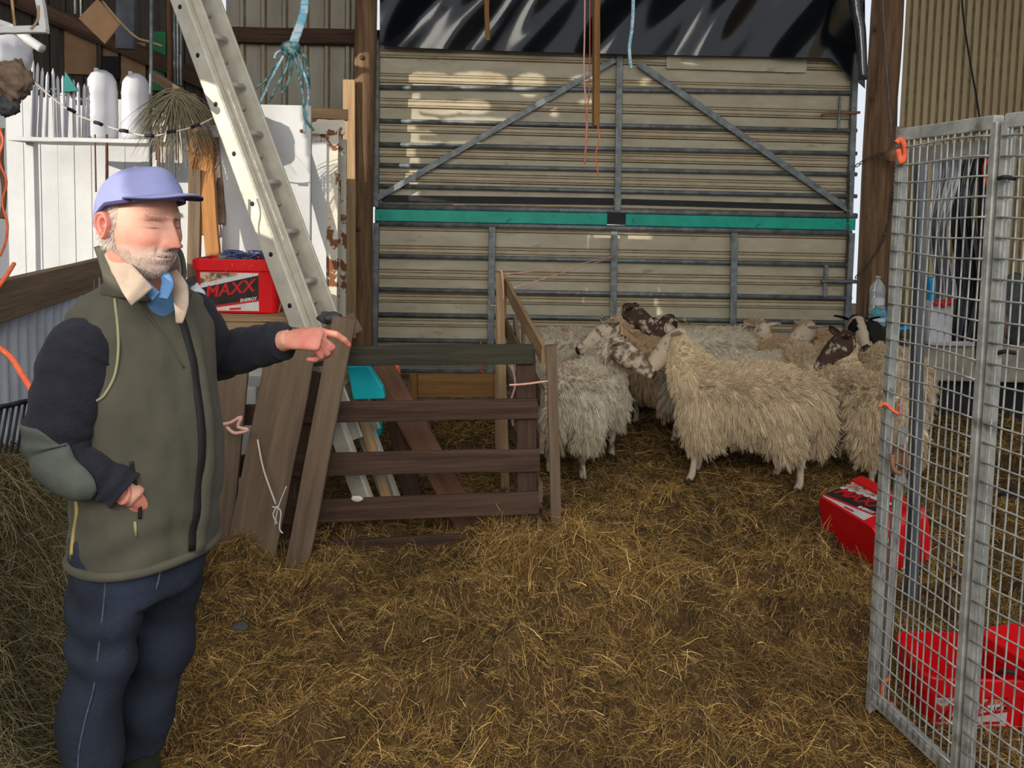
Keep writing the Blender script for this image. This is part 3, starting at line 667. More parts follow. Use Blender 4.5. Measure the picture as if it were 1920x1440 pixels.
def sheep(pos, heading, head_at, head_dir, pat, label, seed, scale=1.0, wool=None, locks=5000, shag=1.0, tail=.8, legs=True, tags=(), raddle=None, legpose=(0, 0, 0, 0), neck_r=1.0, earup=.15, dirt=.5, wide=1.0, lx=.86, hs=1.18):
    wool = CREAM if wool is None else wool
    r_ = thing('sheep', (pos[0], pos[1], pos[2]), label, 'sheep', 'sheep gathered in the straw pen')
    fl = MB()
    pts = [(-.52, 0, .60), (-.47, 0, .585), (-.38, 0, .575), (-.22, 0, .56), (-.02, 0, .545), (.18, 0, .545), (.32, 0, .555), (.41, 0, .57), (.47, 0, .58)]
    rd = [(.06, .08), (.15, .15), (.19, .185), (.225, .205), (.235, .215), (.215, .21), (.18, .195), (.13, .16), (.05, .07)]
    rd = [(a * wide * .93, b * .93) for a, b in rd]; pts = [(a * lx, b, c) for a, b, c in pts]
    v, f = sloft(pts, rd, 4, n=24, up=(0, 0, 1)); fl.add(v, f)
    H = Vector(head_at); D = Vector(head_dir).normalized()
    poll = H - D * .05
    mid = Vector((.40 * lx, 0, .66)).lerp(poll, .45) + Vector((.03, 0, .03))
    npts = [(.28 * lx, 0, .58), mid, poll - D * .02 + Vector((0, 0, -.01))]
    v, f = sloft(npts, [(.17 * neck_r, .18 * neck_r), (.095 * neck_r, .110 * neck_r), (.056, .066)], 6, n=20, up=(0, 0, 1)); fl.add(v, f)
    hips = [(-.32 * lx, -.12), (-.32 * lx, .12), (.30 * lx, -.10), (.30 * lx, .10)]
    for i, (x, y) in enumerate(hips):     # woolly thighs and shoulders
        v, f = sloft([(x, y * .8, .58), (x + (.02 if i < 2 else 0), y, .42), (x - (.05 if i < 2 else 0), y, .30)], [(.10, .12), (.08, .105), (.042, .05)], 4, n=14, up=(1, 0, 0)); fl.add(v, f)
    if tail:
        v, f = sloft([(-.46 * lx, 0, .66), (-.50 * lx - .06, 0, .62), (-.50 * lx - .10, 0, .50), (-.50 * lx - .09, 0, .60 - .30 * tail)], [.05, .05, .045, .022], 4, n=12, up=(0, 1, 0)); fl.add(v, f)
    core = fuse(fl, .016, 5, 'body')
    V = verts(core); nn = fnoise(V[:, 0] * 9, V[:, 1] * 9, V[:, 2] * 9, seed, 2)
    nr = np.zeros(len(V) * 3); core.vertices.foreach_get('normal', nr); V = V + nr.reshape(-1, 3) * nn[:, None] * .012; setverts(core, V)
    def woolcol(Pp):
        low = np.clip((.50 - Pp[:, 2]) / .28, 0, 1) * dirt; rear = np.clip((-Pp[:, 0] - .38) / .15, 0, 1) * dirt * np.clip((.62 - Pp[:, 2]) / .15, 0, 1)
        k = np.clip(low * .8 + rear * .6 + .18 * fnoise(Pp[:, 0] * 5, Pp[:, 1] * 5, Pp[:, 2] * 5, seed + 3, 2), 0, 1)[:, None]
        C = wool[None] * (1 - k) + DIRTY[None] * k
        if raddle is not None:
            d = np.linalg.norm((Pp - np.array(raddle)) * np.array((1, 1, .6)), axis=1); q = (np.clip(1 - d / .06, 0, 1) * .8)[:, None]; C = C * (1 - q) + np.array(srgb(206, 96, 100))[None] * q
        return C
    setcol(core, woolcol(V) * .72)
    body = core
    if legs:
        lm = MB()
        for i, (x, y) in enumerate(hips):
            o_ = legpose[i]
            if i < 2: L_ = [(x - .02, y, .42), (x + .02, y, .34), (x - .075 + o_ * .5, y, .245), (x - .06 + o_ * .8, y, .14), (x - .045 + o_, y, .055), (x - .02 + o_, y, .0)]
            else: L_ = [(x, y, .42), (x, y, .34), (x + .01 + o_ * .5, y, .235), (x + o_ * .8, y, .14), (x + o_, y, .055), (x + .025 + o_, y, .0)]
            v, f = sloft(L_, [.050, .042, .028, .019, .022, .027], 5, n=12, up=(1, 0, 0)); lm.add(v, f)
        lme = lm.mesh('legs'); LV = verts(lme); C = face_cols(LV * .6, 'speckled' if pat not in ('pale', 'tan') else 'pale', seed + 5)
        C[LV[:, 2] < .035] = BROWNF * .6; setcol(lme, C); body = joinmesh(body, lme)
    hm = head_mesh(pat, seed, earup); hm.transform(Matrix.Translation(H) @ lk(D) @ Matrix.Scale(hs, 4)); 
    # eyes use slot 1
    body = joinmesh(body, hm)
    body.polygons.foreach_set('use_smooth', [True] * len(body.polygons))
    meobj('body', body, [M['hide'], M['eye']], r_, r_.location)
    # fleece locks
    Pm, Nm = sample_mesh(core, locks, lambda c, n: (c[:, 2] > .27) * np.where(n[:, 2] < -.75, .25, 1.0))
    hd = np.linalg.norm(Pm - np.array(H), axis=1); keep = hd > .105; Pm = Pm[keep]; Nm = Nm[keep]; n = len(Pm)
    top = np.clip((Nm[:, 2] - .1) / .6, 0, 1)
    nearh = np.clip((.42 - np.linalg.norm(Pm - np.array(H), axis=1)) / .3, 0, 1)
    down = np.array((-.25, 0, -1.0))
    D_ = Nm * (.34 + .25 * top)[:, None] + down[None] * (1 - top)[:, None] * (1.0) + rng.normal(size=(n, 3)) * .16 + np.array((-.45, 0, 0))[None] * top[:, None]
    D_ /= np.linalg.norm(D_, axis=1, keepdims=True)
    ln = (.036 + .075 * (1 - top) * shag) * (1 - .72 * nearh) * rng.uniform(.65, 1.3, n)
    m = max(60, n // 11); ci = rng.choice(n, m, replace=False); Cc = Pm[ci]; idx = np.zeros(n, int)
    for a in range(0, n, 2000):
        idx[a:a + 2000] = np.argmin(((Pm[a:a + 2000, None] - Cc[None]) ** 2).sum(2), axis=1)
    tip = Cc[idx] + D_[ci][idx] * ln[ci][idx][:, None] * 1.05
    C = woolcol(Pm) * rng.uniform(.82, 1.12, (n, 1)) * rng.uniform(.85, 1.1, m)[idx][:, None]
    strands('fleece', Pm - Nm * .004 + np.array(r_.location), D_, ln, rng.uniform(.0030, .0062, n), C, nseg=4, droop=.1, curl=.25, sides=3, parent=r_, m=M['wool'], tips=(tip + np.array(r_.location), .72), loc=tuple(r_.location), wob=.05)
    for s in tags:
        e = Vector((-.035, s * .125, .035)) * hs; w = (Matrix.Translation(H) @ lk(D)) @ e
        mb = MB().box((0, 0, 0), (.006, .02, .026)); mb.box((0, 0, .014), (.004, .008, .01)); o = mb.build('ear_tag', M['yellow'], None, smooth=False); o.location = Vector(r_.location) + w; attach(o, r_)
    r_.rotation_euler = (0, 0, heading); r_.scale = (scale,) * 3
    return r_
def put(px, py, Y, z=None):
    g = P(px, py, Y); return (g.x, g.y, hz(g.x, g.y) - .005 if z is None else z)
def loc2(head_px, head_py, head_Y, pos, heading, s):
    """world head point -> sheep local"""
    w = P(head_px, head_py, head_Y) - Vector(pos); w.rotate(Matrix.Rotation(-heading, 3, 'Z')); return w / s
def wd2(d, heading):
    v = Vector(d); v.rotate(Matrix.Rotation(-heading, 3, 'Z')); return v
def place(px, Y, heading, head, hdir, pat, label, seed, s=1.0, **k):
    p = put(px, 800, Y); hd = R(heading)
    return sheep(p, hd, loc2(head[0], head[1], head[2], p, hd, s), wd2(hdir, hd), pat, label, seed, scale=s, **k)
# headings: 0 = faces right, 90 = faces away, 180 = faces left
place(1384, 4.66, 170, (1266, 643, 4.86), (-.84, -.02, -.66), 'pale', 'large cream sheep standing side on in the middle of the flock, head turned away', 31, s=.985, locks=44000, shag=1.2, tail=1.0, dirt=.35, legpose=(.02, -.07, .0, .05), earup=.2, wide=.95, lx=.76)
place(1098, 4.92, 62, (1164, 657, 4.86), (.88, -.26, -.42), 'brown', 'off-white sheep with a pink rump mark and speckled brown face, beside the wooden hurdle', 32, s=.94, wool=GREYW, locks=36000, shag=1.15, tail=.9, raddle=(-.26, .03, .75), earup=.12, dirt=.75, wide=.82)
place(1616, 4.85, 96, (1580, 645, 5.10), (-.80, -.05, -.62), 'dark', 'cream sheep seen from behind with a dark blotched face, next to the mesh cage', 33, s=.95, locks=36000, shag=1.05, tail=.9, dirt=.4, earup=.2, wide=.80)
place(1222, 5.78, 128, (1140, 622, 5.55), (-.90, -.24, -.38), 'speckled', 'sheep with speckled pale face looking left behind the hurdle-side sheep', 34, s=.98, locks=14000, wool=TAN, dirt=.9, earup=.2, tags=())
place(1085, 6.15, 8, (1187, 590, 6.05), (.85, -.30, -.42), 'dark', 'rearmost left sheep with a raised dark brown head looking right', 35, s=1.02, locks=12000, wool=GREYW, raddle=(-.12, -.05, .75), earup=.1)
place(1318, 6.2, 184, (1250, 612, 6.05), (-.62, -.60, -.50), 'dark', 'sheep with a black face and yellow ear tag, back to the gate', 36, s=1.02, locks=10000, wool=GREYW, tags=(1,), earup=.0)
place(1378, 5.50, 12, (1450, 700, 5.55), (.7, .5, -.5), 'pale', 'sheep showing only its grey back behind the large cream one', 37, s=.97, locks=8000, wool=GREYW)
place(1437, 6.2, 100, (1425, 622, 6.15), (-.25, .90, -.35), 'pale', 'tan sheep seen from behind with its ears spread, in front of the gate', 38, s=.95, locks=9000, wool=TAN, tags=(), earup=.12)
place(1575, 6.3, 172, (1510, 624, 6.1), (-.85, -.25, -.45), 'pale', 'white-faced sheep looking left near the right end of the gate', 39, s=.96, locks=9000, wool=TAN, tags=(), earup=.12)
place(1510, 5.45, 88, (1500, 700, 5.95), (-.2, .7, -.6), 'pale', 'sheep standing between the large cream one and the blotch-faced one', 40, s=.98, locks=12000, wool=CREAM)
place(1650, 6.2, 245, (1608, 612, 5.80), (-.10, -.90, -.42), 'badger', 'black-eared sheep with a white blaze looking at the camera', 41, s=.96, locks=9000, wool=BLACKF * 2.2, tags=(), earup=.125, dirt=0)
place(1640, 5.62, 95, (1636, 700, 6.05), (.2, .8, -.5), 'pale', 'sheep showing a pale back just behind the blotch-faced one', 42, s=.97, locks=8000)
place(1668, 6.05, 85, (1664, 690, 6.3), (.1, .6, -.8), 'pale', 'sheep mostly hidden behind the cage frame beside the concrete wall', 43, s=.92, locks=8000, wool=TAN)
# ------------------------------------------------------------------ hurdles and the clutter behind them
FR = (0, -1, 0)
HY = 3.62
def HP(px, py, d=0): return P(px, py, HY - d)
h1 = thing('wooden_hurdle', (HP(1000, 1000).x - .5, HY, 0), 'dark brown five-rail wooden hurdle closing the front of the side pen', 'hurdle')
for (xa, ya, xb, yb, w, m) in ((470, 668, 1000, 664, .095, 'wood_green'), (420, 778, 1008, 765, .098, 'wood_dark'), (415, 874, 1012, 862, .108, 'wood_dark'), (410, 966, 1010, 942, .110, 'wood_dark'), (420, 1046, 982, 1016, .115, 'wood_dark')):
    board('rail', HP(xa, ya), HP(xb, yb), w, .024, FR, M[m], h1, seg=10)
board('upright', HP(985, 655, -.03), HP(990, 1025, -.03), .095, .03, FR, M['wood_dark'], h1)
board('upright', HP(545, 655, -.03), HP(520, 1060, -.03), .095, .03, FR, M['wood_dark'], h1)
board('brace', HP(500, 1010, -.03), HP(600, 700, -.03), .09, .022, FR, M['wood_dark'], h1)
def lean(name, a, b, w, t, m, lab, Ya, Yb, **k):
    return board(name, P(a[0], a[1], Ya), P(b[0], b[1], Yb), w, t, FR, m, label=lab, cat='board', **k)
lean('leaning_board', (465, 1062), (556, 615), .225, .024, M['wood_grey'], 'widest plank leaning on the hurdle below the pointing hand', 3.40, 3.52)
lean('leaning_board', (556, 1066), (646, 596), .108, .026, M['wood_grey'], 'narrow plank leaning on the hurdle with its top above the rails', 3.42, 3.50)
lean('leaning_board', (400, 1040), (432, 680), .17, .024, M['wood_grey'], 'wide brown plank leaning on the hurdle right behind the man', 3.44, 3.55)
lean('short_board', (572, 652), (672, 602), .10, .024, M['wood_grey'], 'short grey plank end lying across the top of the hurdle behind the hand', 3.70, 3.74) 
# receding hurdle between the pens
h2 = thing('wooden_hurdle', (.05, 4.3, 0), 'pale wooden hurdle seen edge on between the side pen and the sheep', 'hurdle')
nA, nB = P(1020, 655, 3.62), P(948, 520, 5.05)
def H2(t, z, off=0):
    p = Vector((nA.x, nA.y, 0)).lerp(Vector((nB.x, nB.y, 0)), t); return Vector((p.x + off, p.y, z))
fc = (1, .06, 0)
board('top_rail', H2(0, .97), H2(1, 1.17), .095, .022, fc, M['wood_pale'], h2)
board('rail', H2(0, .76), H2(1, .90), .10, .022, fc, M['wood_grey'], h2); board('rail', H2(0, .54), H2(1, .62), .10, .022, fc, M['wood_grey'], h2)
board('rail', H2(0, .30), H2(1, .36), .10, .022, fc, M['wood_grey'], h2); board('rail', H2(0, .12), H2(1, .12), .10, .022, fc, M['wood_grey'], h2)
board('end_upright', H2(-.01, .05, .03) + Vector((.05, 0, 0)), H2(-.01, 1.02, .03), .05, .06, FR, M['wood_grey'], h2)
board('end_upright', H2(1, .0, -.01), H2(1, 1.25, -.03), .07, .035, FR, M['wood_pale'], h2)
board('brace', H2(.1, .15, .025), H2(.8, .98, .025), .08, .02, fc, M['wood_grey'], h2); board('upright', H2(.55, .0, .025), H2(.55, 1.03, .025), .08, .02, fc, M['wood_grey'], h2)
board('leaning_batten', P(950, 1000, 4.4) * 1, P(937, 512, 4.95), .05, .03, FR, M['wood_pale'], label='thin pale batten standing upright against the edge-on hurdle', cat='batten')
# twines on the hurdles
g_ = 'orange and pink baler twine ties'
cord('twine_tie', [P(955, 722, 3.56), P(985, 720, 3.55), P(1015, 716, 3.55), P(1032, 714, 3.6)], .005, M['twine_pink'], label='pink twine tied between the two hurdles at the corner', cat='twine')
cord('twine_tie', [P(934, 508, 4.9), P(941, 512, 4.86), P(944, 560, 4.88), P(938, 572, 4.88), P(920, 573, 4.95)], .006, M['twine_pink'], label='pink twine knotted round the top of the far batten', cat='twine')
cord('twine_tie', [P(960, 686, 4.2), P(966, 720, 4.15), P(958, 755, 4.15), P(962, 800, 4.2)], .006, M['twine_pink'], label='pink twine hanging inside the corner of the side pen', cat='twine')
cord('twine_tie', [P(404, 797, 3.38), P(430, 793, 3.36), P(452, 782, 3.36), P(446, 800, 3.36), P(465, 806, 3.36), P(440, 812, 3.36), P(425, 800, 3.37)], .008, M['twine_pink'], label='pink baler twine knotted round the plank behind the man', cat='twine')
t = thing('string_loop', P(500, 900, 3.36), 'thin white string hanging knotted on the widest leaning plank', 'string')
cord('strand', [P(483, 824, 3.43), P(494, 880, 3.39), P(517, 945, 3.36)], .004, M['twine_white'], t); cord('strand', [P(537, 912, 3.36), P(522, 950, 3.36), P(515, 985, 3.35)], .003, M['twine_white'], t)
cord('strand', [P(510, 950, 3.36), P(526, 958, 3.35), P(524, 990, 3.35), P(530, 1000, 3.35)], .0035, M['twine_white'], t); cord('strand', [P(520, 948, 3.36), P(512, 965, 3.35), P(520, 982, 3.35)], .003, M['twine_white'], t)
for (x, y, Y, lab) in ((460, 1043, 3.36, 'pale splintered patch of bare wood at the foot of the widest plank'), (669, 935, 3.60, 'small pale chip on the fourth hurdle rail')):
    v, f = blob(P(x, y, Y), (.028, .006, .014), seed=5, n=8, amp=.3); o = MB().add(v, f).build('wood_chip', M['peel']); setp(o, lab, 'wood chip')
# inside the side pen
lean('pen_plank', (895, 1010), (712, 685), .14, .03, M['wood_red'], 'broad reddish plank leaning diagonally inside the side pen', 3.85, 4.15)
o = board('sill_beam', P(768, 722, 5.6), P(940, 722, 5.6), .17, .07, FR, M['wood_sill'], label='brown timber beam lying below the gate at the back of the side pen', cat='beam'); o.location.z = .12
o.location.z = P(850, 722, 5.6).z
board('beam_stake', P(776, 700, 5.55), P(778, 790, 5.55), .05, .05, FR, M['wood_sill'], label='short stake at the left end of the sill beam', cat='stake')
board('beam_stake', P(932, 700, 5.55), P(934, 790, 5.55), .04, .05, FR, M['wood_sill'], label='short stake at the right end of the sill beam', cat='stake')
V = [tuple(P(650, 688, 3.9)), tuple(P(688, 684, 3.9)), tuple(P(718, 728, 3.9)), tuple(P(722, 748, 3.9)), tuple(P(662, 750, 3.9))]; W_ = [(a, b + .04, c + .01) for a, b, c in V]
mb = MB().add(V + W_, [(4, 3, 2, 1, 0), (5, 6, 7, 8, 9)] + [(i, (i + 1) % 5, (i + 1) % 5 + 5, i + 5) for i in range(5)])
o = mb.build('plastic_tray', M['teal_plastic'], smooth=False, bevel=.006); setp(o, 'bright turquoise plastic tray behind the top hurdle rail', 'tray')
v, f = blob(P(702, 800, 4.2), (.05, .04, .07), seed=3, n=10); o = MB().add(v, f).build('plastic_jug', M['teal_plastic']); setp(o, 'pale turquoise jug lying in the clutter behind the hurdle', 'jug')
v, f = blob(P(742, 700, 4.2), (.025, .035, .06), seed=8, n=10); o = MB().add(v, f).build('orange_float', M['twine_orange']); setp(o, 'small orange plastic piece behind the reddish plank', 'plastic piece')
lean('pen_plank', (790, 1000), (735, 760), .10, .03, M['wood_dark'], 'dark upright plank behind the reddish diagonal one', 4.1, 4.2)
lean('thin_plank', (745, 1000), (655, 700), .05, .02, M['wood_pale'], 'thin pale plank leaning behind the turquoise tray', 3.80, 4.0)
mb = MB().box(P(470, 780, 4.35), (.16, .3, .62)); o = mb.build('white_chest', M['white_metal'], smooth=False, bevel=.01); o.location.z = 0.03; setp(o, 'white box standing under the bench behind the hurdle', 'box')
cord('metal_tube', [P(590, 1015, 3.75), P(660, 1010, 3.8)], .012, M['galv'], label='short metal tube lying behind the bottom hurdle rail', cat='tube')
# bench
bx0, bx1 = P(364, 600, 4.02).x, P(556, 600, 4.02).x
bz = P(470, 592, 4.02).z
bench = thing('workbench', ((bx0 + bx1) / 2, 4.15, 0), 'wooden bench behind the man carrying the red lidded tub', 'bench')
board('top', (bx0, 4.27, bz - .018), (bx1, 4.27, bz - .018), .50, .03, (0, 0, 1), M['wood_pale'], bench); board('apron', (bx0, 4.04, bz - .085), (bx1, 4.04, bz - .085), .10, .025, FR, M['wood_pale'], bench)
for x in (bx0 + .05, bx1 - .05):
    for y in (4.08, 4.47): board('leg', (x, y, -.02), (x, y, bz - .03), .06, .05, FR, M['wood_grey'], bench)
board('back_board', (bx0, 4.49, .55), (bx1, 4.49, .55), .5, .02, FR, M['white_paint'], bench)
# ---- red mineral tubs
def tub(name, loc, rot, label, group=None, size=(.44, .33, .27), lab='MAXX', rim=True):
    """rounded-rectangle bucket; local z up, long side along x, label on the -y face"""
    t = thing(name, loc, label, 'tub', group)
    w, d, h = size
    def rr(w_, d_, r, z, n=6):
        out = []
        for (cx, cy, a0) in ((w_ / 2 - r, d_ / 2 - r, 0), (-w_ / 2 + r, d_ / 2 - r, 90), (-w_ / 2 + r, -d_ / 2 + r, 180), (w_ / 2 - r, -d_ / 2 + r, 270)):
            for k in range(n + 1): a = R(a0 + 90 * k / n); out.append((cx + r * math.cos(a), cy + r * math.sin(a), z))
        return out
    def rings(levels, closed_bottom=True):
        V = []; F = []; n = 28
        for l in levels: V += rr(*l)
        for i in range(len(levels) - 1):
            for k in range(n): F.append((i * n + k, i * n + (k + 1) % n, (i + 1) * n + (k + 1) % n, (i + 1) * n + k))
        if closed_bottom: F.append(tuple(range(n))[::-1])
        F2 = tuple((len(levels) - 1) * n + k for k in range(n)); return V, F, F2
    k = .90
    V, F, e = rings([(w * k, d * k, .035, 0), (w * k + .004, d * k + .004, .04, .006), (w * .985, d * .985, .045, h - .05), (w * .985 - .008, d * .985 - .008, .04, h - .05), (w * k - .01, d * k - .01, .03, .012)]); 
    MB().add(V, F + [e]).build('shell', M['red_plastic'], None, smooth=False).name
    sh = bpy.context.scene.collection.objects[-1]
    sh.location = Vector(loc) + Vector((0, 0, sh.location.z)) ; attach(sh, t)
    V, F, e = rings([(w * .99, d * .99, .045, h - .065), (w * 1.04, d * 1.04, .05, h - .06), (w * 1.05, d * 1.05, .05, h - .005), (w * 1.03, d * 1.03, .05, h), (w * .985, d * .985, .045, h), (w * .97, d * .97, .04, h - .05)], False)
    o = MB().add(V, F).build('rim', M['red_plastic'], None, smooth=False); o.location = Vector(loc) + Vector((0, 0, h - .065)); attach(o, t)
    sl = (d * .985 - d * k) / 2 / (h - .05)
    def face(name, pts, m, off, par=t):
        V = [(x, -(d * k / 2 + sl * z) - off, z) for x, z in pts]; V2 = [(x, y + .0015, z) for x, y, z in V]; n = len(V)
        b = MB().add(V + V2, [tuple(range(n)), tuple(range(2 * n - 1, n - 1, -1))] + [(i, i + n, (i + 1) % n + n, (i + 1) % n) for i in range(n)])
        o = b.build(name, m, None, smooth=False, loc=(0, 0, 0)); o.location = Vector(loc); attach(o, par); return o
    lw = w * .41; z0, z1 = .012, h - .072
    a0, a1 = -lw, lw * .62
    lb = face('label', [(a0, z0), (a1, z0), (a1, z1), (a0, z1)], M['label_white'], .0035)
    face('label_picture', [(a0, z1 - .06), (a0 + .20, z1 - .012), (a0 + .20, z1 - .001), (a0, z1 - .001)], M['label_photo'], .005, lb)
    face('label_band', [(a0, z0 + .012), (a1, z0 + .062), (a1, z1 - .012), (a0, z1 - .085)], M['label_black'], .0045, lb)
    face('label_stripe', [(a0, z0 + .004), (a1, z0 + .054), (a1, z0 + .066), (a0, z0 + .016)], M['label_red'], .0055, lb)
    face('label_code', [(a0 + .15, z0 + .004), (a0 + .21, z0 + .008), (a0 + .21, z0 + .018), (a0 + .15, z0 + .014)], M['label_red'], .0055, lb)
    ang = math.atan2(.05, a1 - a0)
    def word(name, s, size, cx, cz, m, sh_, a_=ang, side=0, par=None):
        V, F = text_mesh(s, size, sh_); V = np.array(V); c, s_ = math.cos(a_), math.sin(a_)
        X = V[:, 0] * c - V[:, 1] * s_; Z = V[:, 0] * s_ + V[:, 1] * c
        if side == 0: W = np.stack([cx + X, -(d * k / 2 + sl * (cz + Z)) - .0065 - V[:, 2], cz + Z], 1)
        else: W = np.stack([(w * k / 2 + (w * .985 - w * k) / 2 / (h - .05) * (cz + Z)) + .004 + V[:, 2], cx + X, cz + Z], 1)
        o = MB().add(W, F).build(name, m, None, smooth=False, loc=(0, 0, 0)); o.location = Vector(loc); attach(o, par or t)
    word('brand_lettering', 'MAXX', .092, (a0 + a1) / 2 - .005, (z0 + z1) / 2 + .012, M['label_red'], .35, par=lb)
    word('small_lettering', 'ENERGY', .024, a1 - .055, z0 + .062, M['print_white'], .2, par=lb)
    # end print and warning triangle
    word('end_lettering', 'MAXX', .040, -.08, .04, M['print_white'], .3, R(60), 1)
    for q, (cx, cz, L_) in enumerate(((.0, .12, .05), (.04, .12, .05), (.08, .12, .04))):
        x0_ = w * k / 2 + .006 + (w * .085 / 2) / (h - .05) * cz
        b = MB().box((x0_, cx, cz), (.0015, .008, L_)); o = b.build('print', M['label_red'] if q < 2 else M['print_white'], None, smooth=False, loc=(0, 0, 0)); o.location = Vector(loc); attach(o, t)
    t.rotation_euler = rot; return t
p = P(452, 598, 4.22)
tub('mineral_tub', (p.x + .01, 4.26, bz + .001), (0, 0, R(3)), 'red plastic feed tub standing on the bench behind the man', size=(.46, .33, .29))
# tub lying on the straw by the cage: tipped on its side, base facing the camera-left
p = G(1625, 1010, .17)
tub('mineral_tub', (0, 0, 0), (0, 0, 0), 'red plastic feed tub lying tipped over on the straw left of the cage')
tb = COL.objects['mineral_tub.001']; tb_m = Matrix.Translation(P(1640, 1035, 3.60)) 
# orientation: local z (opening) points right and away, local -y (label) points up, long side points towards the camera
zx = Vector((.93, .26, .24)).normalized(); yx = Vector((.22, .10, -1)).normalized(); yx = (yx - zx * yx.dot(zx)).normalized(); xx = yx.cross(zx)
tb.rotation_mode = 'QUATERNION'; mm = Matrix.Identity(3)
for i in range(3): mm[i][0] = xx[i]; mm[i][1] = yx[i]; mm[i][2] = zx[i]
tb.rotation_quaternion = mm.to_quaternion(); c_ = P(1592, 1012, 3.62); tb.location = c_ - Vector((0, 0, 0)) 
# tubs inside the cage
q = P(1775, 1345, 2.62)
tub('mineral_tub', (P(1800, 1300, 2.5).x, 2.50, .01), (R(3), R(-2), R(-4)), 'red feed tub standing inside the mesh cage, the left of the two', size=(.34, .25, .18))
tub('mineral_tub', (P(2020, 1300, 2.4).x, 2.42, .01), (0, 0, R(14)), 'red feed tub at the right edge of the picture behind the cage mesh', size=(.44, .33, .25))

# ---- extension ladder
lad = thing('ladder', P(712, 1010, 3.76), 'long aluminium extension ladder leaning up to the left in front of the red tub', 'ladder')
la, lb_ = P(706, 1010, 3.76), P(313, -60, 4.22)
ax = (lb_ - la).normalized(); side = Vector((.40, .92, 0)); side = (side - ax * side.dot(ax)).normalized(); nrm = side.cross(ax).normalized()
if nrm.x < 0: nrm = -nrm
Lt = (lb_ - la).length
for s0, wd_ in ((0, 0), (1, .21)):
    o_ = side * wd_
    board('stile', la + o_, lb_ + o_, .092, .018, side, M['alu'], lad, rough=0)
    for e_ in (-1, 1): board('flange', la + o_ + nrm * e_ * .046 + side * .012, lb_ + o_ + nrm * e_ * .046 + side * .012, .012, .034, side, M['alu'], lad, rough=0)
    board('inner_stile', la + ax * .5 + side * (.045 + wd_ * .78) + nrm * .060, lb_ + side * (.045 + wd_ * .78) + nrm * .060, .085, .016, side, M['alu'], lad, rough=0)
k = .12
while k < Lt - .05:
    a = la + ax * k; v, f = loft([a + side * .005, a + side * .21], .016, n=10); MB().add(v, f).build('rung', M['alu'], lad)
    c = a - side * .0092; v, f = loft([c, c - side * .001], .013, n=14); MB().add(v, f).build('rung_hole', M['black'], lad)
    if k > .5: a2 = a + ax * .1 + nrm * .060; v, f = loft([a2 + side * .05, a2 + side * .18], .016, n=10); MB().add(v, f).build('rung', M['alu'], lad)
    k += .285
# ------------------------------------------------------------------ the man
man = thing('person', (-.93, 1.88, 0), 'man in a blue cap, olive body warmer and navy jumper pointing to the right', 'person')
ML = tuple(man.location)
FW = Vector((math.cos(R(-31)), math.sin(R(-31)), 0)); LF = Vector((-FW.y, FW.x, 0)); UPV = Vector((0, 0, 1))
def T3(c, f, l, z): return Vector((c[0], c[1], 0)) + FW * f + LF * l + UPV * z
TC = (-.908, 1.885)
Rsh = P(174, 658, 1.765); Rel = P(112, 838, 1.70); Rwr = P(236, 920, 1.66)
Lsh = Vector((-.845, 1.985, 1.345)); Lel = P(392, 672, 2.19); Lwr = P(528, 640, 2.07)
TW = .88
# --- torso shape
def tring(z, a, b, cf=0, cl=0, n=48, p=2.3):
    out = []
    for k in range(n):
        th = 2 * math.pi * k / n; c, s = math.cos(th), math.sin(th)
        q = (abs(c) ** p + abs(s) ** p) ** (-1 / p)
        out.append(T3(TC, cf + b * TW * c * q, cl + a * TW * s * q, z))
    return out
TS = [(.775, .196, .158, .0), (.79, .202, .162, .0), (.83, .204, .165, .0), (.92, .205, .168, .005), (1.02, .202, .170, .010), (1.12, .198, .166, .010), (1.22, .196, .158, .005), (1.29, .192, .148, .0), (1.345, .203, .134, -.005), (1.385, .190, .116, -.01), (1.415, .158, .100, -.012), (1.44, .105, .086, -.01), (1.455, .085, .080, -.008)]
zs = np.linspace(TS[0][0], TS[-1][0], 90); TA = [np.interp(zs, [t[0] for t in TS], [t[j] for t in TS]) for j in (1, 2, 3)]
V = []; F = []; nR = 96
for i, z in enumerate(zs): V += [tuple(q) for q in tring(z, TA[0][i], TA[1][i], TA[2][i], n=nR)]
for i in range(len(zs) - 1):
    for k in range(nR): F.append((i * nR + k, i * nR + (k + 1) % nR, (i + 1) * nR + (k + 1) % nR, (i + 1) * nR + k))
V = np.array(V); cen = np.array((TC[0], TC[1], 0))
rad = V - cen; rad[:, 2] = 0; rad /= np.linalg.norm(rad, axis=1, keepdims=True)
th = np.arctan2(rad[:, 1], rad[:, 0])
wr = fnoise(th * 1.6, V[:, 2] * 5, 0, 41, 3) * .014 + fnoise(th * 5 + V[:, 2] * 3, V[:, 2] * 2.5, 0, 44, 2) * .006 + .004 * np.sin(V[:, 2] * 60 + 3 * np.sin(th * 2)) * np.exp(-((V[:, 2] - .86) / .06) ** 2)
V = V + rad * wr[:, None]
VBM = BVHTree.FromPolygons([tuple(q) for q in V], F)
vest = MB().add(V, F).build('body_warmer', M['vest'], man); sm = vest.modifiers.new('s', 'SOLIDIFY'); sm.thickness = .006; sm.offset = -1
def onvest(p, d, off=.003):
    d = Vector(d).normalized(); h = VBM.ray_cast(Vector(p) - d * 1.0, d)
    return (h[0] + h[1].normalized() * (off if h[1].dot(d) < 0 else -off)) if h[0] is not None else Vector(p)
def ring_from(pts, r, name, m, closed=False, parent=man, n=8): v, f = loft(pts, r, n=n, closed=closed); return MB().add(v, f).build(name, m, parent)
ring_from([q for q in tring(.785, .200, .161, .0, n=72)], [(.010, .012)] * 72, 'hem', M['vest'], True, vest)
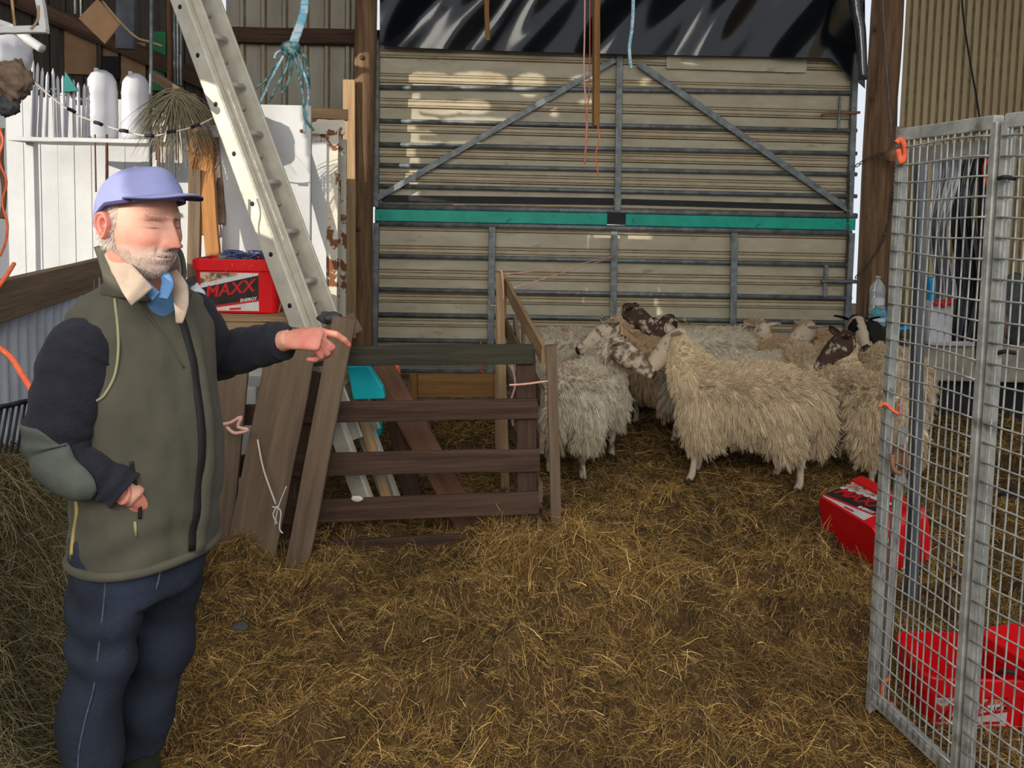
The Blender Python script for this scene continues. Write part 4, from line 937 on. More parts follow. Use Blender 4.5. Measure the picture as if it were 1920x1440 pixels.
# stand collar, open at the throat, with a fleece lining
V = []; F = []; nC = 44; L_ = [(1.425, .100, .090, 0), (1.45, .084, .084, .0), (1.48, .080, .086, -.012), (1.515, .084, .090, -.022), (1.54, .088, .094, -.028)]
for i, (z, a, b, cf) in enumerate(L_):
    for k in range(nC + 1):
        th = R(26) + (2 * math.pi - R(52)) * k / nC
        op = math.exp(-((min(th, 2 * math.pi - th) - R(26)) / .5) ** 2); zz = z - op * (.012 + .016 * i); out_ = 1 + op * .18 * i / 4
        V.append(tuple(T3(TC, cf + .012 + b * math.cos(th) * out_, a * math.sin(th) * out_, zz)))
for i in range(len(L_) - 1):
    for k in range(nC): a = i * (nC + 1) + k; F.append((a, a + 1, a + nC + 2, a + nC + 1))
o = MB().add(V, F).build('collar', M['vest'], vest); s_ = o.modifiers.new('s', 'SOLIDIFY'); s_.thickness = .009; s_.offset = 1
Vl = np.array(V); c0 = np.array(T3(TC, 0, 0, 0)); Vl = Vl + (c0 - Vl) * np.array((1, 1, 0)) * .075
o = MB().add(Vl, [tuple(reversed(q)) for q in F]).build('collar_lining', M['fleece_lining'], vest); s_ = o.modifiers.new('s', 'SOLIDIFY'); s_.thickness = .004
sub = o.modifiers.new('q', 'SUBSURF'); sub.levels = 1; sub.render_levels = 1
# lapels of the lining folding outwards at the throat
for pts, rd in (([(206, 470, 1.80), (226, 500, 1.755), (248, 532, 1.715), (266, 556, 1.690)], [(.016, .004), (.022, .005), (.028, .005), (.030, .004)]), ([(322, 512, 1.83), (336, 540, 1.80), (340, 572, 1.775), (336, 606, 1.755)], [(.014, .004), (.020, .005), (.016, .005), (.007, .003)])):
    v, f = loft(smooth_path([P(*q) for q in pts], 5), interp_r(rd, 5), n=14, up=(.2, -1, .15)); MB().add(v, f).build('lapel_lining', M['fleece_lining'], vest)
for pts, rd in (([(246, 512, 1.785), (270, 536, 1.745), (293, 556, 1.725)], [(.010, .003), (.014, .004), (.012, .003)]), ([(309, 514, 1.775), (314, 534, 1.755), (305, 560, 1.73)], [(.010, .003), (.015, .004), (.010, .003)])):
    v, f = loft(smooth_path([P(*q) for q in pts], 5), interp_r(rd, 5), n=12, up=(.2, -1, .15)); MB().add(v, f).build('shirt_collar', M['shirt'], man)
MB().add(*blob(T3(TC, .052, 0, 1.39), (.048, .048, .05), seed=2, amp=.02)).build('shirt', M['shirt'], man)
# zip down the front, flap beside it
zp = [onvest(T3(TC, .1, .030 + .012 * math.sin(z * 7), z), -FW, .003) for z in np.linspace(1.40, .80, 30)]
v, f = loft(zp, [(.011, .004)] * 30, n=8, up=tuple(FW)); MB().add(v, f).build('zip', M['zip'], vest)
zp = [onvest(T3(TC, .1, .052 + .012 * math.sin(z * 7), z), -FW, .005) for z in np.linspace(1.41, .79, 30)]
v, f = loft(zp, [(.016, .008)] * 30, n=10, up=tuple(FW)); MB().add(v, f).build('front_flap', M['vest'], vest)
VD = Vector((.1, 1, 0))     # roughly the viewing direction, used only to drape trims over the near side
def drape(pp, r, name, m, par=vest, off=.003):
    pts = []
    for x, y in pp:
        h = VBM.ray_cast(Vector((0, 0, CAMZ)), ray(x, y))
        if h[0] is not None: pts.append(h[0] - ray(x, y) * off)
    pts = smooth_path(pts, 5); v, f = loft(pts, r, n=8); return MB().add(v, f).build(name, m, par)
drape([(246, 866), (252, 900), (262, 940), (262, 972)], .0045, 'pocket_slit', M['zip'], off=.003)
drape([(253, 978), (255, 1006)], .0035, 'zip_pull', M['vest_trim'])
drape([(140, 925), (144, 960), (138, 1000), (134, 1040)], .0045, 'side_piping', M['yellow_trim'], off=.002)
drape([(190, 500), (215, 560), (222, 640), (216, 700), (196, 740), (180, 752)], .0032, 'armhole_piping', M['vest_trim'], off=.004)
drape([(205, 496), (250, 556), (300, 620), (345, 690)], .0025, 'yoke_seam', M['vest'], off=.001)
# --- sleeves and jumper
_h = VBM.ray_cast(Vector((0, 0, CAMZ)), ray(262, 945))[0]; Rwr = P(240, 922, _h.y - .004)
def tube_obj(name, pts, rads, m, parent, amp=.006, seed=1, k=10, n=36, up=(0, 1, 0), fq=14, cuff=None):
    pts = smooth_path(pts, k); rads = interp_r(rads, k); v, f = loft(pts, rads, n=n, up=up); V = np.array(v)
    C = np.repeat(np.array([tuple(p) for p in pts]), n, axis=0); d = V - C; ln = np.linalg.norm(d, axis=1, keepdims=True) + 1e-9; d = d / ln
    t = np.repeat(np.arange(len(pts)), n) / len(pts)
    w_ = fnoise(V[:, 0] * fq, V[:, 1] * fq, V[:, 2] * fq, seed, 3) * amp + np.sin(t * 60 + 4 * fnoise(V[:, 0] * 9, V[:, 1] * 9, V[:, 2] * 9, seed + 2, 2)) * amp * .35
    V = V + d * w_[:, None]
    mb = MB().add(V.copy(), f); o = mb.build(name, m, parent); o_grid[name] = (V.reshape(len(pts), n, 3), C.reshape(len(pts), n, 3)); return o
o_grid = {}; kn = M['knit']
tube_obj('sleeve', [Rsh + Vector((.05, .04, .045)), Rsh + Vector((-.01, -.005, .0)), Rsh.lerp(Rel, .35) + Vector((-.012, -.01, 0)), Rsh.lerp(Rel, .75) + Vector((-.01, -.01, 0)), Rel, Rel.lerp(Rwr, .30) + Vector((-.005, -.015, -.012)), Rel.lerp(Rwr, .7), Rwr - (Rwr - Rel).normalized() * .005], [.050, .086, .084, .074, .064, .060, .053, .046], kn, man, amp=.007, seed=5, up=(0, 1, 0))
fa = (Rwr - Rel).normalized()
# elbow patch sewn over the outer elbow
GV, GC = o_grid['sleeve']; i0, i1 = int(len(GV) * .44), int(len(GV) * .82)
outd = np.array((-.62, -.68, -.25)); outd /= np.linalg.norm(outd); jc = int(np.argmax(((GV[(i0 + i1) // 2] - GC[(i0 + i1) // 2]) @ outd)))
V = []; F = []; nn_ = 13
for i in range(i0, i1 + 1):
    w_ = 9.2 * math.sin(math.pi * (i - i0 + .8) / (i1 - i0 + 1.6)) ** .4
    for j in range(nn_):
        q = jc + (j / (nn_ - 1) - .5) * 2 * w_; a0 = int(math.floor(q)) % 36; fr_ = q - math.floor(q); p = GV[i, a0] * (1 - fr_) + GV[i, (a0 + 1) % 36] * fr_
        V.append(p + (p - GC[i, 0]) / np.linalg.norm(p - GC[i, 0]) * .0035)
for i in range(i1 - i0):
    for j in range(nn_ - 1): a = i * nn_ + j; F.append((a, a + 1, a + nn_ + 1, a + nn_))
o = MB().add(V, F).build('elbow_patch', M['patch'], man); s_ = o.modifiers.new('s', 'SOLIDIFY'); s_.thickness = .004; s_.offset = 0
tube_obj('sleeve', [Lsh + Vector((-.03, -.03, .03)), Lsh, Lsh.lerp(Lel, .5) + Vector((.01, 0, 0)), Lel, Lel.lerp(Lwr, .4), Lel.lerp(Lwr, .8), Lwr + (Lwr - Lel).normalized() * .005], [.05, .080, .074, .070, .064, .058, .052], kn, man, amp=.006, seed=15, up=(0, 1, 0))
V = []
tube_obj('jumper', [T3(TC, 0, 0, .80), T3(TC, 0, 0, 1.1), T3(TC, -.005, 0, 1.3), T3(TC, 0, 0, 1.41)], [(.15, .12)] * 2 + [(.14, .105), (.06, .06)], kn, man, amp=0, k=6, up=tuple(FW))
# --- jeans
def pz(px, py, Y): return P(px, py, Y)
Rhip = T3(TC, .0, -.078, .84); Lhip = T3(TC, .0, .078, .84)
jm = MB()
v, f = sloft([T3(TC, .0, 0, .68), T3(TC, 0, 0, .78), T3(TC, 0, 0, .90)], [(.140, .120), (.150, .130), (.14, .12)], 5, n=30, up=tuple(FW)); jm.add(v, f)
Rk = P(184, 1260, 1.80); Lk = P(280, 1250, 1.98); Rf = P(156, 1560, 1.76); Lf_ = P(258, 1500, 1.98)
Rf = Vector((Rf.x, Rf.y, .18)); Lf_ = Vector((Lf_.x, Lf_.y, .18))
for (h_, k_, f_, s_) in ((Rhip, Rk, Rf, 1), (Lhip, Lk, Lf_, 2)):
    v, f = sloft([h_, h_.lerp(k_, .5), k_ + FW * .01, k_.lerp(f_, .5) - FW * .01, f_], [(.088, .105), (.086, .096), (.076, .082), (.072, .076), (.076, .080)], 10, n=30, up=tuple(FW)); jm.add(v, f)
jme = fuse(jm, .010, 3, 'jeans'); V = verts(jme)
nr = np.zeros(len(V) * 3); jme.vertices.foreach_get('normal', nr); nr = nr.reshape(-1, 3)
low = np.clip((.62 - V[:, 2]) / .4, 0, 1)
fold = np.sin(V[:, 2] * 34 + 5 * fnoise(V[:, 0] * 4, V[:, 1] * 4, V[:, 2] * 4, 61, 2) + V[:, 0] * 16) * (.004 + .010 * low)
fold += fnoise(V[:, 0] * 7, V[:, 1] * 7, V[:, 2] * 3.5, 62, 2) * .020
V = V + nr * fold[:, None]; setverts(jme, V); jo = meobj('jeans', jme, M['jean'], man)
JB = BVHTree.FromPolygons([tuple(q) for q in V], [tuple(p.vertices) for p in jme.polygons])
def onj(x, y, off=.002):
    o_ = P(x, y, 1.2); d = ray(x, y); h = JB.ray_cast(o_, d); return (h[0] - d * off) if h[0] is not None else P(x, y, 1.75)
v, f = loft(smooth_path([onj(x, y) for x, y in ((200, 1075), (193, 1150), (185, 1220), (176, 1290), (160, 1350), (148, 1410), (146, 1470))], 5), [(.004, .002)] * 31, n=6); MB().add(v, f).build('side_seam', M['stitch'], jo)
v, f = loft(smooth_path([onj(x, y) for x, y in ((302, 1062), (298, 1085), (293, 1105))], 4), [(.004, .002)] * 9, n=6); MB().add(v, f).build('pocket_seam', M['stitch'], jo)
# --- boots
for (f_, nm) in ((Rf, 0), (Lf_, 1)):
    fd = FW if nm == 0 else (FW * .9 + LF * .2).normalized()
    base = Vector((f_.x, f_.y, 0)); bm_ = MB()
    v, f = sloft([base + Vector((0, 0, .26)), base + Vector((0, 0, .16)), base + Vector((0, 0, .08)) + fd * .01], [.062, .058, .056], 4, n=20, up=tuple(fd)); bm_.add(v, f)
    v, f = sloft([base - fd * .075 + UPV * .045, base - fd * .03 + UPV * .055, base + fd * .06 + UPV * .05, base + fd * .14 + UPV * .038, base + fd * .19 + UPV * .032], [(.03, .035), (.045, .055), (.046, .05), (.050, .036), (.028, .022)], 5, n=20, up=(0, 0, 1)); bm_.add(v, f)
    me = fuse(bm_, .008, 3, 'boot'); V = verts(me); V[:, 2] = np.maximum(V[:, 2], .012); setverts(me, V); meobj('boot', me, M['boot'], man)
# --- body: head, neck, trunk, arms, hands and legs in one mesh
HYAW = R(-27)
HF = Vector((math.cos(HYAW), math.sin(HYAW), 0)); HC = P(262, 418, 1.80) 
HM = Matrix.Translation(HC) @ Matrix.Rotation(HYAW, 4, 'Z') @ Matrix.Rotation(R(3), 4, 'Y')
nt_, np_ = 260, 360
T_, Q_ = np.meshgrid(np.linspace(0.002, math.pi - .002, nt_), np.linspace(0, 2 * math.pi, np_, endpoint=False), indexing='ij')
D = np.stack([np.sin(T_) * np.cos(Q_), np.sin(T_) * np.sin(Q_), np.cos(T_)], -1).reshape(-1, 3)
X = D[:, 0] * np.where(D[:, 0] > 0, .098, .100); Y_ = D[:, 1] * .077; Z = D[:, 2] * np.where(D[:, 2] > 0, .118, .128)
zn = np.clip(-Z / .128, 0, 1)
Y_ = Y_ * (1 - .34 * zn ** 2.2); Y_ = Y_ * (1 - .10 * np.clip(Z / .118, 0, 1) ** 2)
X = np.where(X > 0, X * (1 + .10 * zn ** 2) + .018 * zn ** 1.5 * (D[:, 0] > .2), X * (1 - .45 * zn ** 1.5))
X = X + np.where(D[:, 0] > 0, .010 * (1 - (np.abs(Y_) / .08) ** 2) * np.exp(-((Z + .03) / .07) ** 2), 0)
fr = (D[:, 0] > 0).astype(float) * np.clip(D[:, 0] * 3, 0, 1)
g = lambda y0, z0, sy, sz: np.exp(-((np.abs(Y_) - y0) / sy) ** 2 - ((Z - z0) / sz) ** 2)
gc = lambda y0, z0, sy, sz: np.exp(-((Y_ - y0) / sy) ** 2 - ((Z - z0) / sz) ** 2)
dx = np.zeros_like(X)
# nose ridge growing from bridge to tip
nz = np.clip((.016 - Z) / .058, 0, 1); prof = np.where(Z > -.046, .005 + .025 * nz ** 1.1, 0) * (Z < .02)
und = np.clip((Z + .058) / .012, 0, 1); prof = np.where(Z <= -.042, .0295 * und, prof)
dx += prof * np.exp(-(Y_ / (0.0090 + .0075 * nz)) ** 2) * 1.0
dx += .011 * g(.0145, -.044, .0062, .0085)
dx -= .006 * g(.008, -.054, .0035, .003)
dx -= .0145 * g(.029, .004, .016, .013); dx += .0075 * g(.032, .000, .0125, .0085)         # socket, closed lids
dx -= .0022 * g(.032, -.0045, .013, .0016); dx -= .0018 * g(.032, .0105, .014, .002); dx += .002 * g(.033, -.014, .011, .004)
dx += .0062 * np.exp(-((Z - .022) / .008) ** 2) * np.exp(-(Y_ / .050) ** 4)
dx += .0055 * g(.043, -.030, .018, .016); dx -= .004 * g(.046, -.066, .018, .02)
dx -= .0030 * g(.026, -.058, .004, .016)
dx += .0075 * gc(0, -.072, .030, .022)
dx += .0030 * gc(0, -.0645, .020, .0048) - .0050 * gc(0, -.0705, .024, .0022) + .0036 * gc(0, -.0765, .018, .0045)
dx -= .0040 * gc(0, -.088, .022, .006); dx += .0080 * gc(0, -.106, .020, .014)
X = X + dx * fr
V = np.stack([X, Y_, Z], 1); 
F = []
I_ = np.arange(nt_ - 1)[:, None] * np_ + np.arange(np_)[None]; J_ = np.arange(nt_ - 1)[:, None] * np_ + (np.arange(np_)[None] + 1) % np_
Fh = np.stack([I_, I_ + np_, J_ + np_, J_], -1).reshape(-1, 4)
cap0 = len(V)
hm = MB().add(V, Fh)
hface = V.copy()
for s in (-1, 1):      # ears
    nr_, na_ = 14, 36; E = []
    for i in range(nr_ + 1):
        r = i / nr_
        for k in range(na_):
            a = 2 * math.pi * k / na_; ex = .0175 * r * math.cos(a) * (1 - .22 * math.sin(a) * -1 * r) ; ez = .032 * r * math.sin(a)
            if ez < 0: ex *= 1 - .35 * (-ez / .032)
            h = .006 + .0075 * math.exp(-((r - .86) / .12) ** 2) - .010 * math.exp(-((r - .25) / .28) ** 2) + .004 * math.exp(-((r - .58) / .09) ** 2) * (math.cos(a - 2.4) > -.2)
            if r > .97: h -= .005
            prot = .35 * (-(ex) + .012)
            E.append((-.008 + ex - .18 * ez * -1 * 0 - .12 * ez * -1 * -1, s * (.0745 + h + prot * .7 + .004), -.006 + ez))
    E = np.array(E); b = hm.n; FE = []
    for i in range(nr_):
        for k in range(na_):
            q = (i * na_ + k, i * na_ + (k + 1) % na_, (i + 1) * na_ + (k + 1) % na_, (i + 1) * na_ + k); FE.append(q if s < 0 else q[::-1])
    # back side joining to the head
    B = E[nr_ * na_:(nr_ + 1) * na_].copy(); B2 = B * np.array((.6, 1, .75)); B2[:, 1] = s * .066; B2[:, 0] -= .002
    E2 = np.vstack([E, B2]); FE += [((nr_) * na_ + k, nr_ * na_ + (k + 1) % na_, (nr_ + 1) * na_ + (k + 1) % na_, (nr_ + 1) * na_ + k)[::(1 if s < 0 else -1)] for k in range(na_)]
    hm.add(E2, FE)
ear0 = cap0
hme = hm.mesh('head'); V = verts(hme)
base = np.array(srgb(206, 150, 128)); red = np.array(srgb(206, 108, 96)); lip = np.array(srgb(150, 82, 84)); grey = np.array(srgb(204, 190, 182)); lid = np.array(srgb(206, 158, 142))
def mixc(C, c2, k): k = np.clip(k, 0, 1)[:, None]; return C * (1 - k) + c2[None] * k
yy = np.abs(V[:, 1]); zz = V[:, 2]; xx_ = V[:, 0]; frn = np.clip((xx_ - .02) * 30, 0, 1)
C = np.tile(base, (len(V), 1))
C = mixc(C, red, .42 * np.exp(-((yy - .045) / .022) ** 2 - ((zz + .034) / .022) ** 2) * frn)
C = mixc(C, red, .6 * np.exp(-(yy / .016) ** 2 - ((zz + .040) / .018) ** 2) * (xx_ > .09))
C = mixc(C, np.array(srgb(136, 84, 80)), .75 * np.exp(-((yy - .018) / .010) ** 2 - ((zz - .004) / .012) ** 2) * frn)  # brow shadow painted as darker skin in the inner eye sockets
C = mixc(C, lid, .6 * np.exp(-((yy - .032) / .012) ** 2 - ((zz - .002) / .008) ** 2) * frn)
C = mixc(C, np.array(srgb(70, 42, 40)), .9 * np.exp(-((yy - .032) / .013) ** 2 - ((zz + .0048) / .0013) ** 2) * frn)
be = np.clip(1.2 - np.abs((zz + .090) / .045) ** 3, 0, 1) * np.clip((xx_ + .02) * 20, 0, 1); be = np.maximum(be, np.exp(-(yy / .034) ** 4 - ((zz + .060) / .007) ** 2) * frn)
C = mixc(C, grey, be * .6)
C = mixc(C, lip, .9 * np.exp(-(yy / .023) ** 4 - ((zz + .0708) / .0052) ** 2) * frn)
C = mixc(C, np.array(srgb(60, 28, 30)), .9 * np.exp(-(yy / .021) ** 4 - ((zz + .0706) / .0014) ** 2) * frn)
C = mixc(C, np.array(srgb(60, 30, 28)), np.exp(-((yy - .008) / .0040) ** 2 - ((zz + .0545) / .0035) ** 2) * (xx_ > .085))
isear = np.zeros(len(V), bool); isear[cap0:] = True
C[isear] = red * .6 + base * .4
C = C * (1 + .10 * fnoise(V[:, 0] * 60, V[:, 1] * 60, V[:, 2] * 60, 77, 3))[:, None]
setcol(hme, C); 
hme.transform(HM)
# trunk core, neck, arms and legs
bm_ = MB()
v, f = sloft([T3(TC, -.005, 0, 1.36), T3(TC, -.002, 0, 1.43), HC + Vector((-.012, .0, -.055)), HC + Vector((0, 0, 0))], [(.085, .075), (.060, .064), (.058, .064), (.04, .04)], 6, n=30, up=tuple(FW)); bm_.add(v, f)
v, f = sloft([T3(TC, 0, 0, .82), T3(TC, 0, 0, 1.1), T3(TC, 0, 0, 1.32), T3(TC, 0, 0, 1.39)], [(.14, .10), (.135, .10), (.135, .085), (.08, .06)], 4, n=24, up=tuple(FW)); bm_.add(v, f)
for pts, rd in (([Rsh, Rel, Rwr, Rwr + fa * .03], [.045, .038, .029, .027]), ([Lsh, Lel, Lwr, Lwr + (Lwr - Lel).normalized() * .03], [.045, .038, .030, .028]), ([Rhip, Rk, Rf, Vector((Rf.x, Rf.y, .06))], [.075, .05, .04, .035]), ([Lhip, Lk, Lf_, Vector((Lf_.x, Lf_.y, .06))], [.075, .05, .04, .035])):
    v, f = loft(smooth_path(pts, 4), interp_r(rd, 4), n=16); bm_.add(v, f)
trunk = fuse(bm_, .009, 3, 'trunk'); V = verts(trunk); C = np.tile(base, (len(V), 1)); C = mixc(C, red, .15 * np.ones(len(V)) * (V[:, 2] > 1.3)); setcol(trunk, C)
# hands: rounded palm plus five jointed fingers, each its own chain
def hand(wr_, fwd, dorsal, curls, size=1.0, mirror=1, thumb=None, spread=.0, vox=.0022):
    fwd = Vector(fwd).normalized(); dn = Vector(dorsal); dn = (dn - fwd * dn.dot(fwd)).normalized(); lat = fwd.cross(dn) * mirror   # lat points to the thumb side
    def W(a, b, c): return Vector(wr_) + (fwd * a + lat * b + dn * c) * size
    mb = MB()
    v, f = sloft([W(-.03, 0, 0), W(.0, 0, 0), W(.03, .002, .002), W(.065, .001, .004), W(.088, -.001, .002), W(.098, -.001, -.001)], [(.027, .021), (.028, .020), (.036, .019), (.041, .018), (.041, .0155), (.035, .010)], 4, n=24, up=tuple(dn)); mb.add(v, f)
    v, f = sloft([W(.012, .018, -.008), W(.035, .026, -.012), W(.055, .028, -.010)], [.016, .019, .014], 4, n=14); mb.add(v, f)   # thumb pad
    tips = []
    for i, (b, L_, r_) in enumerate(((.029, (.044, .026, .022), .0095), (.010, (.048, .030, .023), .0098), (-.010, (.045, .028, .022), .0092), (-.028, (.036, .021, .019), .0082))):
        p = W(.088 - (.004 if i in (0, 3) else 0), b, .001); ang = 0; pts = [W(.070, b * .95, .001), p]; rd = [r_ * .9, r_ * 1.08]
        fan = spread * (1.5 - i)
        for j in range(3):
            ang += R(curls[i][j]); d = fwd * math.cos(ang) - dn * math.sin(ang) + lat * fan
            p = p + d.normalized() * L_[j] * size; pts.append(p); rd.append(r_ * (1.0, .93, .78)[j])
        pp_ = []; rr2 = []
        for j in range(len(pts) - 1):
            for q in range(5): t = q / 5; pp_.append(pts[j].lerp(pts[j + 1], t)); rr2.append((rd[j] * (1 - t) + rd[j + 1] * t) * (1 + .06 * math.cos(2 * math.pi * t)) * size)
        pp_.append(pts[-1]); rr2.append(rd[-1] * size); e = (pts[-1] - pts[-2]).normalized(); pp_.append(pts[-1] + e * .005 * size); rr2.append(rd[-1] * .6 * size)
        v, f = loft(pp_, rr2, n=14); mb.add(v, f); tips.append((pts[-1], e, rd[-1]))
    th_ = thumb or ((.045, .036, -.010), (.072, .046, -.020), (.094, .040, -.030))
    pts = [W(.018, .020, -.006)] + [W(*q) for q in th_]; v, f = sloft(pts, [.014, .0135, .0118, .0088], 5, n=14); mb.add(v, f)
    me = fuse(mb, vox, 2, 'hand'); V = verts(me); C = np.tile(base * .9 + red * .15, (len(V), 1)); n_ = fnoise(V[:, 0] * 40, V[:, 1] * 40, V[:, 2] * 40, 5, 2)
    C = mixc(C, red, .35 + .5 * n_)
    tp = np.array([tuple(t_[0]) for t_ in tips]); dmin = np.min(np.linalg.norm(V[:, None] - tp[None], axis=2), axis=1); C = mixc(C, red, .6 * (dmin < .014)); setcol(me, C); return me
hL = hand(Lwr + (Lwr - Lel).normalized() * .012, (1.0, -.10, .07), (.05, -.60, .80), [(20, 32, 16), (60, 62, 30), (70, 72, 36), (74, 74, 38)], size=1.06, mirror=-1, thumb=((.048, .040, -.016), (.070, .036, -.034), (.086, .022, -.040)))
hR = hand(Rwr + fa * .008, (.36, .90, -.40), (0.6, -.5, .5), [(20, 20, 10)] * 4, size=.93, mirror=1)
hme_ = joinmesh(joinmesh(joinmesh(hme, trunk), hL), hR)
hme_.name = 'body'; hme_.polygons.foreach_set('use_smooth', [True] * len(hme_.polygons))
meobj('body', hme_, M['skin'], man)
# short white hair, beard, moustache and brows
def facestrands(name, mask, n, col, L_, wid, droop=.2, dirf=None):
    tmp = MB().add(hface, Fh).mesh('t'); Ps, Ns = sample_mesh(tmp, n, mask); 
    d = Ns * .5 + np.array((0.05, 0, -1.0))[None] * .9 + rng.normal(size=Ns.shape) * .25
    if dirf is not None: d = Ns * .55 + np.array(dirf)[None] + rng.normal(size=Ns.shape) * .25
    Mx = np.array(HM); Pw = (Ps @ Mx[:3, :3].T) + Mx[:3, 3]; Dw = d @ Mx[:3, :3].T
    cols = np.array(col)[None] * rng.uniform(.75, 1.1, (n, 1))
    return strands(name, Pw, Dw, rng.uniform(.6, 1.2, n) * L_, np.full(n, wid), cols, nseg=3, droop=droop, curl=.2, parent=man, m=M['wool'], loc=tuple(HC))
WH = srgb(222, 216, 208)
facestrands('beard', lambda c, n: ((c[:, 2] < -.052) & (c[:, 2] > -.135) & (c[:, 0] > -.01) & ~((np.abs(c[:, 1]) < .024) & (np.abs(c[:, 2] + .0715) < .008)) & ~((np.abs(c[:, 1]) > .02) & (c[:, 2] > -.070) & (c[:, 0] > .045))).astype(float) * np.clip((-.045 - c[:, 2]) / .02, .15, 1), 3600, srgb(190, 182, 174), .0042, .0005)
facestrands('moustache', lambda c, n: ((np.abs(c[:, 2] + .062) < .006) & (np.abs(c[:, 1]) < .030) & (c[:, 0] > .07)).astype(float), 320, srgb(190, 182, 174), .0045, .0005)
facestrands('hair', lambda c, n: ((c[:, 2] > -.055) & (c[:, 2] < .05) & (c[:, 0] < .022 - .25 * np.clip(-c[:, 2], 0, 1)) & (np.abs(c[:, 1]) > .02 * (c[:, 0] > -.05))).astype(float), 6000, WH, .012, .0009, dirf=(-.5, 0, -.8))
facestrands('eyebrow', lambda c, n: ((np.abs(c[:, 2] - .0235) < .0045) & (np.abs(np.abs(c[:, 1]) - .032) < .018) & (c[:, 0] > .05)).astype(float), 220, srgb(206, 190, 174), .008, .0006, dirf=(.2, 0, .1))
# --- cap
CM_ = HM @ Matrix.Translation((-.002, 0, .046)) @ Matrix.Rotation(R(-11), 4, 'Y')
nt2, np2 = 40, 96; V = []
for i in range(nt2 + 1):
    t = i / nt2 * math.pi * .53
    for k in range(np2):
        a = 2 * math.pi * k / np2; rx = .113 if math.cos(a) < 0 else .108
        x = rx * math.sin(t) * math.cos(a); y = .087 * math.sin(t) * math.sin(a); z = .082 * math.cos(t)
        seam = .0014 * math.exp(-((((a / (math.pi / 3)) + .5) % 1 - .5) / .04) ** 2); fp = .012 * math.exp(-((t - .75) / .3) ** 2) * max(0, math.cos(a)) ** 2
        z -= .050 * max(0, -math.cos(a)) * (i / nt2) ** 2
        V.append((x * (1 - seam) + fp, y * (1 - seam), z + fp * .6))
F = [(i * np2 + k, (i + 1) * np2 + k, (i + 1) * np2 + (k + 1) % np2, i * np2 + (k + 1) % np2) for i in range(nt2) for k in range(np2)]
V = np.array(V); V += (fnoise(V[:, 0] * 30, V[:, 1] * 30, V[:, 2] * 30, 8, 2) * .0015)[:, None]
Mx = np.array(CM_); tr = lambda A: (np.asarray(A) @ Mx[:3, :3].T) + Mx[:3, 3]
cap = MB().add(tr(V), F).build('cap', M['cap'], man); s_ = cap.modifiers.new('s', 'SOLIDIFY'); s_.thickness = .003; s_.offset = 0
v, f = blob((0, 0, .083), (.0075, .0075, .004), amp=0, n=8); MB().add(tr(v), f).build('cap_button', M['cap'], cap)
# back strap arching over the ears
st = [(-.113 * math.sin(math.pi * .53) * math.cos(a_) * 1.015, .088 * math.sin(a_) * 1.015, .082 * math.cos(math.pi * .53) - .050 * max(0, math.cos(a_)) + .003) for a_ in np.linspace(-2.2, 2.2, 50)]
v, f = loft([Vector(q) for q in tr(st)], [(.0016, .0045)] * 50, n=8, up=(0, 0, 1)); MB().add(v, f).build('cap_band', M['cap_dark'], cap)
# peak
def peak(off):
    A = []
    for i in range(17):
        r = i / 16
        for k in range(33):
            a = (k / 32 - .5) * 2 * R(62)
            inner = np.array((.104 * math.cos(a), .087 * math.sin(a), .0)); sq = (k / 32 - .5) * math.pi; outer = np.array((.054 + .124 * math.cos(sq), .084 * math.sin(sq), 0))
            p = inner * (1 - r) + outer * r
            e_ = 1 if r < .85 else math.sqrt(max(0, 1 - ((r - .85) / .15) ** 2)) 
            fx_ = min(1, max(0, (p[0] - .05) / .13)); p[2] = .003 + .012 * fx_ - .022 * fx_ * fx_ - .026 * (abs(p[1]) / .08) ** 2 * fx_ + off; A.append(p)
    return A
Fp = [(i * 33 + k, i * 33 + k + 1, (i + 1) * 33 + k + 1, (i + 1) * 33 + k) for i in range(16) for k in range(32)]
pk = MB().add(tr(peak(.0045)), Fp).build('cap_peak', M['cap'], cap); s_ = pk.modifiers.new('s', 'SOLIDIFY'); s_.thickness = .004; s_.offset = 1
pk = MB().add(tr(peak(-.0005)), Fp).build('peak_underside', M['cap_dark'], cap); s_ = pk.modifiers.new('s', 'SOLIDIFY'); s_.thickness = .003; s_.offset = 0
